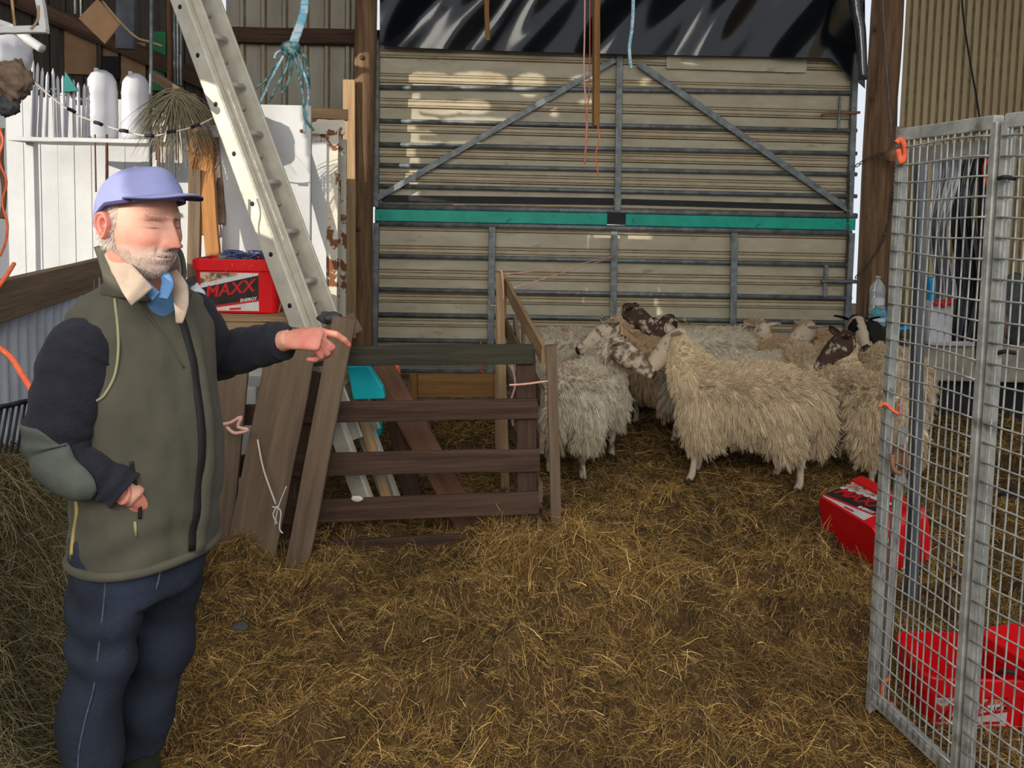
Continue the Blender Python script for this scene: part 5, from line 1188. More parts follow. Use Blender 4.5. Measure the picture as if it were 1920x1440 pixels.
# ------------------------------------------------------------------ bedding
STRAW = np.array([srgb(182, 152, 92), srgb(154, 124, 72), srgb(200, 174, 116), srgb(118, 92, 52), srgb(98, 74, 42), srgb(132, 112, 70), srgb(80, 60, 34), srgb(146, 114, 58)])
def bedding(name, n, xr, yr, L_, wid, label, bright=1.0, up=.25, dens=None, loc=(0, 0, 0), kind='stuff', cat='straw', nseg=4, cols=None, lift=.012):
    x = rng.uniform(*xr, int(n * 1.6)); y = rng.uniform(*yr, int(n * 1.6))
    px = 1440 * x / np.maximum(y, .3); keep = (np.abs(px) < 1050)
    if dens is not None: keep &= rng.random(len(x)) < dens(x, y)
    x = x[keep][:n]; y = y[keep][:n]; n = len(x)
    e = .02; z = hgt(x, y); gx_ = np.clip((hgt(x + e, y) - hgt(x - e, y)) / (2 * e), -1.6, 1.6); gy_ = (hgt(x, y + e) - hgt(x, y - e)) / (2 * e)
    ang = fnoise(x * 3.5, y * 3.5, 0, 91, 2) * 7 + rng.normal(size=n) * 1.1
    dx_ = np.cos(ang); dy_ = np.sin(ang); dz_ = gx_ * dx_ + gy_ * dy_ + np.abs(rng.normal(size=n)) * up
    D_ = np.stack([dx_, dy_, dz_], 1)
    clump = fnoise(x * 9, y * 9, 0, 95, 2)
    z = z + rng.uniform(0, 1, n) ** 2 * (lift + .03 * np.clip(clump, 0, 1))
    ln = L_ * rng.uniform(.4, 1.5, n)
    pal = STRAW if cols is None else cols
    C = pal[rng.integers(0, len(pal), n)] * rng.uniform(.65, 1.35, (n, 1)) * bright * np.array((1.06, 1.0, .92)) * (1 + .55 * fnoise(x * 4, y * 5, 0, 99, 3))[:, None]
    r0 = np.stack([x, y, z], 1) - D_ / np.linalg.norm(D_, axis=1, keepdims=True) * ln[:, None] * .5 * np.array((1, 1, .4))
    o = strands(name, r0, D_, ln, rng.uniform(.6, 1.3, n) * wid, C, nseg=nseg, droop=.25, curl=.55, sides=2, wob=.05, loc=loc)
    return setp(o, label, cat, None, kind)
pen_ = lambda x, y: np.where((y > 4.25) & (x > .1), .55, 1.0)
b1 = bedding('straw_bedding', 175000, (-2.0, 2.2), (1.5, 3.4), .055, .0015, 'loose golden straw and hay covering the floor of the shed')
b2 = bedding('straw_bedding', 110000, (-2.4, 3.0), (3.2, 4.9), .070, .0026, 'x')
b3 = bedding('straw_bedding', 50000, (-2.4, 4.2), (4.8, 6.4), .09, .0045, 'x', bright=.8)
b4 = bedding('straw_bedding', 3500, (-1.4, 2.2), (1.6, 4.6), .10, .0028, 'x', up=.5, bright=1.5, nseg=5, lift=.03)
# tufts standing up along heap tops
b5 = bedding('straw_bedding', 6000, (-.1, .8), (3.1, 3.7), .10, .0022, 'x', up=.55, bright=1.1, lift=.05)
def merge(objs):
    me = objs[0].data
    bm = bmesh.new()
    for o in objs: bm.from_mesh(o.data)
    new = bpy.data.meshes.new('straw_bedding'); bm.to_mesh(new); bm.free(); new.materials.append(M['strand'])
    for o in objs[1:]: bpy.data.objects.remove(o)
    objs[0].data = new; return objs[0]
merge([b1, b2, b3, b4, b5])
# dark droppings
for (x, y, lab) in ((450, 1180, 'dark lump of dung on the straw in front of the leaning planks'),):
    g_ = G(x, y, 0); g_.z = hz(g_.x, g_.y) + .01
    v, f = blob(g_, (.035, .03, .018), seed=4, n=12, amp=.3); o = MB().add(v, f).build('dung_lump', M['sack_dark']); setp(o, lab, 'dung')
# hay heap down the left side
HAY = np.array([srgb(128, 122, 92), srgb(104, 96, 66), srgb(146, 136, 104), srgb(86, 80, 56), srgb(116, 104, 70), srgb(96, 84, 54)])
hb = MB()
for (c, r, sd_) in (((-1.72, 2.35, .05), (.42, .95, .86), 3), ((-1.32, 1.45, -.02), (.36, .5, .50), 5), ((-1.62, 1.75, .0), (.42, .55, .78), 6)):
    v, f = blob(c, r, seed=sd_, amp=.22, n=26, freq=2.5); hb.add(v, f)
hme2 = fuse(hb, .022, 4, 'hay_heap'); V = verts(hme2); nr = np.zeros(len(V) * 3); hme2.vertices.foreach_get('normal', nr); nr = nr.reshape(-1, 3)
V = V + nr * (fnoise(V[:, 0] * 12, V[:, 1] * 12, V[:, 2] * 12, 7, 3) * .03)[:, None]; setverts(hme2, V)
heap = thing('hay_heap', (-1.5, 1.9, 0), 'tall heap of grey green hay against the low side wall behind the man', 'hay'); heap['kind'] = 'stuff'
meobj('packed_hay', hme2, M['ground'], heap)
Ph, Nh = sample_mesh(hme2, 60000, lambda c, n: (c[:, 2] > 0).astype(float) * (c[:, 0] > -1.75)); n = len(Ph)
d = np.cross(Nh, rng.normal(size=(n, 3))); d /= np.linalg.norm(d, axis=1, keepdims=True); d = d + Nh * np.abs(rng.normal(size=(n, 1))) * .35 + np.array((0, 0, -.5)); 
C = HAY[rng.integers(0, 6, n)] * rng.uniform(.6, 1.3, (n, 1)) * (1 + .4 * fnoise(Ph[:, 0] * 6, Ph[:, 1] * 6, Ph[:, 2] * 6, 12, 2))[:, None]
strands('loose_hay', Ph + Nh * .004, d, rng.uniform(.03, .11, n), rng.uniform(.0009, .0022, n), C, nseg=4, droop=.5, curl=.7, sides=2, parent=heap, wob=.06, loc=(-1.5, 1.9, 0))
# ------------------------------------------------------------------ mesh cage on the right
cA = Vector((P(1692, 300, 2.46).x, 2.46, 0)); cB = Vector((P(1868, 300, 2.10).x, 2.10, 0)); cC = Vector((P(1888, 300, 2.07).x, 2.07, 0))
cd = (cB - cA).normalized(); cE = cC + cd * .62 + Vector((.10, 0, 0))
ZT = P(1700, 254, 2.46).z; 
def cage_panel(a, b, label, wires=True, pitch=.044, zt=ZT):
    d = (b - a); L_ = d.length; d.normalize(); nf = Vector((-d.y, d.x, 0)); nf = nf if nf.y < 0 else -nf
    t = thing('mesh_panel', (a.x, a.y, 0), label, 'mesh panel')
    for q in (a, b): board('frame_upright', q + Vector((0, 0, .0)), q + Vector((0, 0, zt)), .024, .034, nf, M['galv_light'], t, rough=.0006)
    board('top_rail', a + Vector((0, 0, zt)), b + Vector((0, 0, zt)), .040, .034, nf, M['galv_light'], t, rough=.0006)
    board('inner_flat', a + Vector((0, 0, zt - .065)) - nf * .02, b + Vector((0, 0, zt - .065)) - nf * .02, .05, .004, nf, M['galv_light'], t, rough=.0006)
    board('bottom_rail', a + Vector((0, 0, .06)), b + Vector((0, 0, .06)), .036, .034, nf, M['galv_light'], t, rough=.0006)
    mb = MB(); k = pitch * .5
    while k < L_:
        p = a + d * k; w = [Vector((p.x + .003 * math.sin(z * 4 + k * 40), p.y, z)) + nf * .020 for z in np.linspace(.06, zt - .02, 24)]
        v, f = loft(w, .0025, n=5, up=(0, 1, 0)); mb.add(v, f); k += pitch * .62
    z = .10
    while z < zt - .02:
        w = [a + d * u * L_ + Vector((0, 0, z + .004 * math.sin(u * 5 + z * 9))) + nf * .024 for u in np.linspace(0, 1, 10)]
        v, f = loft(w, .0028, n=5, up=(0, 0, 1)); mb.add(v, f); z += .0555
    mb.build('wire_mesh', M['galv_light'], t); return t
cp1 = cage_panel(cA, cB, 'galvanised wire mesh gate panel standing at the right, nearest the fallen red tub')
cp2 = cage_panel(cC, cE, 'galvanised wire mesh panel at the right edge of the picture')
# post standing just left of the cage front, bottom end further left
t = thing('frame_post', (P(1652, 1370, 2.48).x, 2.48, 0), 'slim galvanised post leaning against the left edge of the mesh gate', 'post')
board('shaft', (P(1655, 1372, 2.50).x, 2.52, .0), P(1688, 840, 2.50), .020, .026, FR, M['galv_light'], t, rough=.0006)
# latch
v, f = blob(P(1684, 862, 2.40), (.022, .018, .035), seed=6, n=12, amp=.3); MB().add(v, f).build('latch', M['rust'], cp1)
v, f = loft(smooth_path([P(1690, 835, 2.38), P(1700, 860, 2.37), P(1692, 885, 2.37), P(1676, 880, 2.38), P(1672, 852, 2.38)], 6), .0075, n=8); MB().add(v, f).build('latch_hook', M['rust'], cp1)
board('latch_plate', P(1692, 800, 2.42), P(1690, 905, 2.42), .028, .006, FR, M['galv_light'], cp1, rough=.0006)
for i, (y, lab) in enumerate(((335, 'black cable tie joining the two mesh panels near the top'), (662, 'black cable tie joining the two mesh panels at mid height'), (928, 'black cable tie joining the two mesh panels above the tubs'), (1262, 'black cable tie joining the two mesh panels beside the red tub'))):
    cord('cable_tie', [P(1872, y, 2.05), P(1885, y - 3, 2.03), P(1904, y, 2.03)], .006, M['black'], label=lab, cat='cable tie')
def bow(name, pts, r, lab, m='twine_orange'): return cord(name, pts, r, M[m], label=lab, cat='twine')
bow('twine_bow', [P(1648, 762, 2.40), P(1660, 757, 2.39), P(1672, 768, 2.38), P(1684, 776, 2.38), P(1690, 770, 2.40), P(1684, 758, 2.40)], .006, 'orange twine knotted on the cage edge beside the sheep')
bow('twine_bow', [P(1680, 268, 2.42), P(1690, 262, 2.42), P(1698, 285, 2.42), P(1690, 305, 2.42), P(1684, 280, 2.43)], .009, 'orange twine knotted at the top left corner of the cage')
t = thing('twine_bow', P(1660, 1310, 2.44), 'orange twine tied round the foot of the cage post', 'twine')
cord('loop', [P(1668, 1272, 2.45), P(1656, 1282, 2.43), P(1654, 1310, 2.43), P(1668, 1320, 2.43)], .0065, M['twine_orange'], t); cord('tail', [P(1668, 1318, 2.43), P(1674, 1332, 2.43), P(1672, 1348, 2.43)], .0065, M['twine_orange'], t)
cord('tail', [P(1668, 1318, 2.43), P(1678, 1322, 2.43)], .006, M['twine_orange'], t)
# far side of the cage: dark upright and plastic film
board('cage_post', P(1728, 290, 3.2) , Vector((P(1722, 900, 3.2).x, 3.2, 0.0)), .035, .05, FR, M['darkblue'], label='dark metal post behind the mesh of the cage', cat='post')
board('cage_post', P(1850, 290, 3.6), Vector((P(1846, 900, 3.6).x, 3.6, 0.0)), .045, .05, FR, M['black'], label='black post behind the mesh, right of the hanging film', cat='post')
board('cage_bar', P(1716, 282, 3.2), P(1880, 278, 3.6), .03, .03, FR, M['galv'], label='thin metal bar across the top behind the cage mesh', cat='bar')
def film(name, x0, x1, y0, y1, Y, m, lab, seed, tap=.2):
    nu, nv = 40, 40; V = []
    for i in range(nu + 1):
        for j in range(nv + 1):
            u = i / nu; w = j / nv; xc = (x0 + x1) / 2; hw = (x1 - x0) / 2 * (1 - tap * w + .15 * math.sin(w * 6 + seed)); px = xc + (u - .5) * 2 * hw + 8 * math.sin(w * 7 + seed)
            V.append(tuple(P(px, y0 + (y1 - y0) * w, Y + .035 * math.sin(u * 14 + w * 5 + seed) + .02 * math.sin(u * 31 + w * 11))))
    F = [(i * (nv + 1) + j, (i + 1) * (nv + 1) + j, (i + 1) * (nv + 1) + j + 1, i * (nv + 1) + j + 1) for i in range(nu) for j in range(nv)]
    o = MB().add(V, F).build(name, m); return setp(o, lab, 'plastic film')
film('hanging_film', 1742, 1790, 292, 560, 3.5, M['film'], 'grey crumpled plastic film hanging behind the cage mesh', 1)
film('hanging_film', 1775, 1845, 290, 640, 3.7, M['film_dark'], 'dark shiny plastic film hanging behind the cage mesh', 3, .45)
# white bucket on the concrete wall with red cord
wz = .632
bp = P(1778, 638, 6.25); t = thing('white_bucket', (bp.x, 6.30, wz), 'white square plastic canister on the low concrete wall behind the mesh', 'canister')
sc_ = 6.25 / 1440
bw, bh = 92 * sc_, 84 * sc_
mb = MB().box((bp.x, 6.32, wz + bh / 2), (bw, .3, bh)); mb.build('canister_body', M['white_plastic'], t, smooth=False, bevel=.04)
v, f = loft([(bp.x - .06, 6.28, wz + bh - .01), (bp.x - .06, 6.28, wz + bh + .06)], .045, n=16); MB().add(v, f).build('cap', M['white_plastic'], t)
g = 'red and blue lines on the concrete wall'
Yb = 6.05
cord('red_cord', [P(1752, 572, 6.1), P(1770, 560, 6.1), P(1786, 570, 6.1), P(1800, 556, 6.1), P(1766, 574, 6.1)], .02, M['label_red'], label='red cord tangled on top of the white canister', cat='cord')
cord('red_cord', [P(1866, 480, 5.2), P(1850, 510, 5.4), P(1824, 540, 5.8), P(1818, 575, 6.0), P(1822, 640, 6.1)], .014, M['label_red'], label='red cord running down beside the white canister', cat='cord')
cord('red_cord', [P(1868, 284, 3.58), P(1846, 310, 3.56), P(1850, 345, 3.56), P(1864, 370, 3.56)], .008, M['label_red'], label='red cord hanging near the top of the cage', cat='cord')
cord('red_cord', [P(1822, 648, 6.3), P(1845, 640, 6.3), P(1872, 642, 6.3)], .02, M['label_red'], label='red cord lying on the wall right of the canister', cat='cord')
cord('blue_hose', [P(1745, 520, 6.3), P(1746, 560, 6.3), P(1738, 590, 6.3), P(1722, 604, 6.3)], .03, M['hose'], label='short blue hose end left of the white canister', cat='hose')
cord('blue_hose', [P(1657, 575, 6.3), P(1662, 598, 6.3), P(1680, 616, 6.2), P(1720, 612, 6.2)], .018, M['hose'], label='blue hose looping down behind the plastic bottles', cat='hose')
cord('blue_hose', [P(1960, 205, 5.6), P(1925, 212, 5.6), P(1898, 232, 5.6), P(1880, 262, 5.6), P(1878, 320, 5.6)], .026, M['hose'], label='blue hose curving over the top of the cage at the right edge', cat='hose')
v, f = blob(P(1846, 560, 5.9), (.05, .04, .05), seed=9, n=12, amp=.35); o = MB().add(v, f).build('yellow_rag', M['yellow']); setp(o, 'small yellow rag above the foam block', 'rag')
mb = MB().box(P(1828, 606, 6.28), (.16, .16, .42)); o = mb.build('foam_block', M['foam'], smooth=False, bevel=.03); setp(o, 'yellowish foam block right of the white canister', 'foam block'); o.location.z = wz
v, f = blob(P(1860, 600, 6.3), (.12, .1, .22), seed=4, n=14, amp=.3); o = MB().add(v, f).build('dark_bag', M['sack_brown']); o.location.z = wz - .02; setp(o, 'brown bag slumped on the concrete wall at the far right', 'bag')
v, f = blob(P(1905, 560, 6.3), (.16, .1, .30), seed=14, n=14, amp=.3); o = MB().add(v, f).build('dark_bag', M['sack_dark']); o.location.z = wz - .02; setp(o, 'dark bag on the concrete wall behind the right edge panel', 'bag')
# bottles hanging by the post
def bottle(px, y0, y1, Y, m, lab, w, neckup=True):
    a = P(px, y0, Y); b = P(px, y1, Y); H_ = a.z - b.z; t = thing('plastic_bottle', (b.x, b.y, b.z), lab, 'bottle')
    pr_ = [(0, .85), (.02, 1), (.18, 1), (.20, .95), (.22, 1), (.45, 1), (.47, .93), (.49, 1), (.66, 1), (.74, .90), (.84, .55), (.90, .28), (.93, .26)]
    v, f = loft([(b.x, b.y, b.z + H_ * q[0]) for q in pr_], [w * q[1] for q in pr_], n=24, up=(0, 1, 0)); MB().add(v, f).build('bottle_body', m, t)
    v, f = loft([(b.x, b.y, b.z + H_ * .93), (b.x, b.y, b.z + H_)], w * .33, n=16, up=(0, 1, 0)); MB().add(v, f).build('cap', M['clear'], t)
    v, f = loft([(b.x, b.y, b.z + H_ * .25), (b.x, b.y, b.z + H_ * .43)], w * 1.01, n=24, up=(0, 1, 0), caps=False); MB().add(v, f).build('label_wrap', M['white_plastic'], t); return t
bottle(1643, 517, 588, 6.2, M['clear'], 'clear plastic bottle fixed upright to the right timber post', .058)
bottle(1644, 572, 612, 6.05, M['bluewater'], 'blue tinted plastic bottle below the clear one at the right post', .062)
# chains and wires on the right post
def chain(name, pts, lab, step=.032, r=.0045):
    pts = smooth_path(pts, 12); t = thing(name, tuple(pts[0]), lab, 'chain'); mb = MB(); acc = 0; k = 0
    for i in range(len(pts) - 1):
        acc += (pts[i + 1] - pts[i]).length
        if acc >= step:
            acc = 0; d = (pts[i + 1] - pts[i]).normalized(); s_ = d.cross(Vector((0, 1, 0) if k % 2 else (1, .3, .2))).normalized(); k += 1
            c = pts[i]; ring = [c + d * (step * .72 * math.cos(a)) + s_ * (step * .34 * math.sin(a)) for a in np.linspace(0, 2 * math.pi, 12, endpoint=False)]
            v, f = loft(ring, r, n=5, closed=True); mb.add(v, f)
    mb.build('links', M['chain'], t); return t
chain('chain', [GP(1604, 312, .1), P(1640, 292, 6.60), P(1668, 288, 6.60)], 'rusty chain from the gate to the knot on the right post')
chain('chain', [P(1676, 300, 6.52), P(1676, 340, 6.6), P(1664, 420, 6.66), P(1645, 470, 6.68), P(1602, 524, 6.70)], 'chain hanging in a curve below the orange tag on the right post')
chain('chain', [GP(1591, 325, .08), GP(1590, 400, .08), GP(1588, 470, .08), GP(1584, 500, .08)], 'chain hanging straight down the right end of the gates', step=.03)
v, f = blob(P(1672, 292, 6.5), (.05, .06, .07), seed=11, n=14, amp=.35); o = MB().add(v, f).build('metal_hook', M['rust']); setp(o, 'rusty hook lump fixed beside the right timber post', 'hook')
cord('wire', [P(1652, -60, 6.4), P(1658, 60, 6.4), P(1664, 150, 6.45), P(1674, 270, 6.5)], .006, M['galv'], label='thin grey wire running down the right timber post', cat='wire')
cord('cable', [P(1800, -60, 7.1), P(1806, 30, 7.1), P(1818, 110, 7.1), P(1832, 190, 7.1), P(1840, 250, 7.1)], .008, M['black'], label='dark cable hanging down the beige ribbed wall', cat='cable')
board('dark_board', (P(1668, 0, 7.15).x, 7.15, 4.7), (P(1660, 640, 7.15).x, 7.15, 0), .12, .04, FR, M['black'], label='dark upright board behind the right timber post', cat='board')
# ------------------------------------------------------------------ sunlit clutter at the left
def rod(name, a, b, r, m, lab, cat='rod', group=None):
    v, f = loft([a, a.lerp(b, .5), b], r, n=8); o = MB().add(v, f).build(name, M[m]); return setp(o, lab, cat, group)
FRL = (0, -1, 0)
# white enamelled metal door standing behind the ladder
dY = 4.75
dz0, dz1 = .0, P(480, 196, dY).z
dx0, dx1 = P(412, 300, dY).x, P(584, 300, dY).x
t = thing('metal_door', ((dx0 + dx1) / 2, dY, 0), 'white enamelled metal door standing behind the ladder, speckled with rust', 'door')
mb = MB().box(((dx0 + dx1) / 2, dY, dz1 / 2), (dx1 - dx0, .035, dz1)); mb.build('door_panel', M['white_metal'], t, smooth=False, bevel=.008)
for (x, y) in ((432, 251), (503, 246), (472, 357), (566, 246), (560, 410)):
    p = P(x, y, dY - .02); v, f = loft([p, p - Vector((0, .012, 0))], .011, n=12); MB().add(v, f).build('bolt_head', M['rust'], t)
board('peeling_post', (P(607, 600, 5.3).x, 5.3, 0), P(612, 232, 5.3), .19, .09, FRL, M['peel'], label='thick white post with peeling paint beside the white metal door', cat='post')
board('peeling_board', (P(636, 600, 5.6).x, 5.6, 0), P(637, 262, 5.6), .10, .04, FRL, M['peel'], label='narrow peeling board between the peeling post and the sawn plank', cat='board')
board('cross_timber', P(530, 210, 5.35), P(652, 216, 5.5), .075, .06, FRL, M['wood_pale'], label='short timber lying across the top of the peeling post', cat='timber')
board('lintel_board', P(580, 237, 5.2), P(645, 240, 5.3), .10, .05, FRL, M['peel'], label='white peeling crosspiece under the short timber', cat='board')
rod('iron_hook', P(630, 405, 5.59), P(646, 408, 5.5), .02, 'rust', 'rusty iron eye on the narrow peeling board', 'hook')
# boards
board('upright_board', (P(362, 500, 4.6).x, 4.6, .9), P(366, 318, 4.6), .075, .03, FRL, M['wood_grey'], label='grey brown board standing left of the orange one', cat='board')
board('upright_board', P(402, 510, 4.55), P(383, 246, 4.65), .085, .03, FRL, M['wood_orange'], label='orange brown board standing behind the red tub', cat='board')
board('upright_board', P(414, 420, 4.7), P(404, 258, 4.75), .055, .03, FRL, M['sack_brown'], label='narrow rough board right of the orange one', cat='board')
board('upright_board', P(384, 440, 4.69), P(354, 178, 4.80), .085, .02, FRL, M['wood_orange'], label='orange plywood strip standing behind the broom head', cat='board')
# bristle head of a worn broom
t = thing('broom_head', P(330, 180, 4.5), 'worn broom head with drooping pale bristles hung among the clutter', 'broom')
n = 420; c0 = P(330, 178, 4.5); ang = rng.uniform(-1.1, 1.2, n); D_ = np.stack([np.sin(ang), rng.normal(size=n) * .2, -np.cos(ang) + .55], 1)
strands('bristles', np.tile(np.array(c0), (n, 1)) + rng.normal(size=(n, 3)) * .015, D_, rng.uniform(.16, .27, n), np.full(n, .006), np.array(srgb(160, 150, 122))[None] * rng.uniform(.6, 1.15, (n, 1)), nseg=5, droop=.75, curl=.15, sides=3, parent=t, loc=tuple(c0))
rod('broom_block', P(316, 176, 4.5), P(346, 172, 4.5), .022, 'wood_grey', 'x').parent = None
bb = COL.objects['broom_block']; 
for k_ in ('label', 'category'): 
    if k_ in bb: del bb[k_]
attach(bb, t)
# pale drums
def drum(px, y0, y1, Y, w, lab):
    a = P(px, y0, Y); b = P(px, y1, Y); H_ = a.z - b.z; t = thing('white_drum', (b.x, b.y, b.z), lab, 'drum', 'white plastic drums in the sunlit clutter')
    pr_ = [(0, .9), (.05, 1), (.30, 1), (.33, 1.03), (.36, 1), (.66, 1), (.69, 1.03), (.72, 1), (.86, .92), (.95, .68), (1, .3)]
    v, f = loft([(b.x, b.y, b.z + H_ * q[0]) for q in pr_], [w * q[1] for q in pr_], n=28, up=(0, 1, 0)); MB().add(v, f).build('drum_body', M['white_plastic'], t)
    v, f = loft([(b.x - w * .4, b.y, b.z + H_ * .93), (b.x - w * .4, b.y, b.z + H_ * 1.03)], w * .16, n=12, up=(0, 1, 0)); MB().add(v, f).build('drum_cap', M['white_plastic'], t)
shY = 4.85
drum(193, 132, 262, shY, .088, 'left one of the two white plastic drums on the clutter shelf')
drum(256, 138, 262, shY, .082, 'right one of the two white plastic drums on the clutter shelf')
a = P(120, 268, shY); b = P(290, 268, shY)
t = thing('shelf', ((a.x + b.x) / 2, shY, 0), 'whitewashed shelf carrying the white drums in the sunlit corner', 'shelf')
zsh = a.z - .01
board('shelf_board', (P(40, 268, shY).x, shY, P(193, 262, shY).z - .015), (P(300, 268, shY).x, shY, P(193, 262, shY).z - .015), .26, .026, (0, 0, 1), M['white_paint'], t)
for x in (60, 290): board('shelf_leg', (P(x, 268, shY).x, shY, 0), (P(x, 268, shY).x, shY, P(193, 262, shY).z - .03), .05, .05, FRL, M['white_paint'], t)
# bundle of white plastic fence stakes
for i in range(12):
    x = 62 + i * 9.5 + random.uniform(-2, 2); y = 118 + i * 4.5 + random.uniform(-14, 10)
    a = P(x + random.uniform(-6, 6), 268, 4.74 + .02 * (i % 3)); b = P(x, y, 4.74 + .02 * (i % 3))
    a.z = P(193, 262, shY).z
    v, f = loft([a, a.lerp(b, .6), a.lerp(b, .93), b], [.011, .010, .009, .002], n=8, up=(0, 1, 0)); mb = MB().add(v, f); c = a.lerp(b, .7); mb.box(c, (.035, .006, .012))
    o = mb.build('fence_stake', M['white_plastic']); setp(o, 'white plastic fence stake standing upright in the bundle left of the drums', 'fence stake', 'bundle of white fence stakes')
V = [tuple(P(122, 134, 4.725)), tuple(P(146, 170, 4.725)), tuple(P(118, 172, 4.725))]; W_ = [(x, y + .012, z) for x, y, z in V]
o = MB().add(V + W_, [(0, 1, 2), (5, 4, 3), (0, 3, 4, 1), (1, 4, 5, 2), (2, 5, 3, 0)]).build('teal_rag', M['teal_cloth'], smooth=False); setp(o, 'small teal rag pinned in front of the fence stakes', 'rag')
# rods and uprights
rod('metal_rod', P(284, -40, 4.5), P(282, 345, 4.5), .010, 'galv', 'long thin metal rod standing upright between the drums and the broom head')
rod('timber_rod', P(200, 252, 4.73), P(200, 345, 4.73), .008, 'wood_red', 'thin reddish rod below the left white drum')
rod('timber_rod', P(178, 252, 4.73), P(180, 360, 4.73), .005, 'wood_grey', 'hair-thin grey rod left of the reddish one')
for i, x in enumerate((292, 298, 304, 330, 334)):
    rod('thin_wire', P(x, 236, 4.6), P(x + 1, 300 + 12 * (i % 3), 4.6), .004, 'rust', 'thin rusty wire hanging below the broom head', 'wire', 'rusty wires below the broom head')
rod('slim_bar', P(140, -40, 5.2), P(141, 26, 5.2), .008, 'galv_light', 'thin bright bar left of the brown card near the roof', 'bar'); rod('slim_bar', P(151, -40, 5.2), P(152, 30, 5.2), .006, 'galv_light', 'thinner bright bar just left of the brown card', 'bar')
board('upright_pipe', P(238, -40, 5.6), P(236, 92, 5.6), .13, .05, FRL, M['darkblue'], label='wide dull grey panel behind the rod near the roof', cat='panel')
board('upright_board', P(318, -40, 5.7), P(318, 170, 5.7), .03, .03, FRL, M['wood_red'], label='thin reddish upright left of the ladder near the roof', cat='board')
for i, x in enumerate((326, 332, 338)): rod('slim_pipe', P(x, -40, 5.6), P(x + 2, 160, 5.6), .008, 'galv', 'thin grey pipe in the row left of the ladder', 'pipe', 'grey pipes left of the ladder')
board('green_panel', P(300, 60, 6.9), P(298, 170, 6.9), .11, .03, FRL, M['green'], label='dull green panel behind the rod', cat='panel')
board('brown_panel', P(172, 60, 6.92), P(172, 140, 6.92), .48, .02, FRL, M['card'], label='large brown panel on the dark back wall', cat='panel')
board('brown_panel', P(250, 80, 6.92), P(250, 160, 6.92), .22, .02, FRL, M['card'], label='narrower brown panel beside the large one on the dark wall', cat='panel')
board('dark_hatch', P(208, 106, 6.89), P(208, 148, 6.89), .16, .03, FRL, M['black'], label='small dark square opening cover on the brown panel', cat='panel')
# brown card hung as a diamond
o = board('card_sheet', P(148, 38, 4.9), P(226, 38, 4.9), .20, .012, FRL, M['card'], label='square brown card hung on one corner near the roof', cat='card')
V = [P(182, -2, 4.9), P(228, 42, 4.9), P(196, 82, 4.88), P(147, 34, 4.9)]; W_ = [v_ + Vector((0, .012, 0)) for v_ in V]
bpy.data.objects.remove(o)
o = MB().add([tuple(q) for q in V + W_], [(0, 3, 2, 1), (4, 5, 6, 7)] + [(i, (i + 1) % 4, (i + 1) % 4 + 4, i + 4) for i in range(4)]).build('card_sheet', M['card'], smooth=False); setp(o, 'square brown card hung on one corner near the roof', 'card')
cord('bent_stick', [P(192, 2, 4.85), P(226, 42, 4.85), P(256, 70, 4.85), P(280, 78, 4.85), P(304, 86, 4.85)], .007, M['wood_pale'], label='bent pale stick running down from the brown card', cat='stick')
cord('bent_pipe', [P(80, 20, 6.86), P(140, 48, 6.86), P(180, 66, 6.86), P(186, 84, 6.86), P(186, 134, 6.86)], .022, M['dark'], label='dark bent pipe below the brown card', cat='pipe')
board('sloping_timber', P(40, 0, 5.7), P(200, 70, 5.7), .09, .05, FRL, M['wood_dark'], label='sloping dark timber near the roof at the left', cat='timber')
board('sloping_timber', P(286, 142, 5.6), P(345, 178, 5.6), .07, .05, FRL, M['wood_grey'], label='short sloping timber above the broom head', cat='timber')
# white frame top left
t = thing('hanging_rack', P(60, 20, 3.4), 'white painted open rectangular rack hanging in the top left corner', 'frame')
board('frame_bar', P(-20, 58, 3.4), P(88, 56, 3.4), .030, .03, FRL, M['white_paint'], t); board('frame_bar', P(70, -30, 3.4), P(84, 58, 3.4), .030, .03, FRL, M['white_paint'], t)
cord('frame_wire', [P(20, -20, 3.4), P(28, 50, 3.4)], .006, M['wood_pale'], t); cord('frame_wire', [P(72, 10, 3.38), P(70, 38, 3.38), P(58, 54, 3.38)], .005, M['wood_pale'], t)
cord('white_branch', [P(-30, 36, 3.6), P(20, 52, 3.6), P(50, 72, 3.6), P(80, 92, 3.6)], .022, M['white_paint'], label='white painted pole sloping below the hanging rack', cat='pole')
v, f = blob(P(-20, 95, 3.9), (.22, .12, .16), seed=2, n=20, amp=.2); o = MB().add(v, f).build('white_sack', M['white_plastic']); setp(o, 'white bulging sack at the left edge below the pole', 'sack')
v, f = blob(P(22, 150, 3.7), (.085, .07, .10), seed=12, n=22, amp=.45, freq=3); o = MB().add(v, f).build('crumpled_bag', M['sack_brown']); setp(o, 'crumpled brown bag hanging at the left edge', 'bag')
v, f = blob(P(15, 196, 3.7), (.05, .05, .055), seed=15, n=16, amp=.4, freq=3); o = MB().add(v, f).build('crumpled_bag', M['sack_dark']); setp(o, 'small dark crumpled bag below the brown one at the left edge', 'bag')
cord('baler_twine', [P(-8, 230, 3.3), P(6, 262, 3.3), P(-2, 300, 3.3), P(12, 340, 3.3), P(4, 380, 3.3), P(14, 420, 3.3), P(10, 455, 3.3), P(0, 480, 3.3)], .005, M['twine_orange'], label='thick orange twine hanging down the left edge of the picture', cat='twine')
cord('baler_twine', [P(4, 240, 3.35), P(2, 300, 3.35), P(8, 360, 3.35), P(4, 410, 3.35)], .010, M['wood_red'], label='dark red strap hanging at the left edge', cat='strap')
cord('baler_twine', [P(-20, 560, 2.2), P(10, 520, 2.3), P(26, 495, 2.4)], .007, M['twine_orange'], label='orange twine over the low wall rail at the left edge', cat='twine')
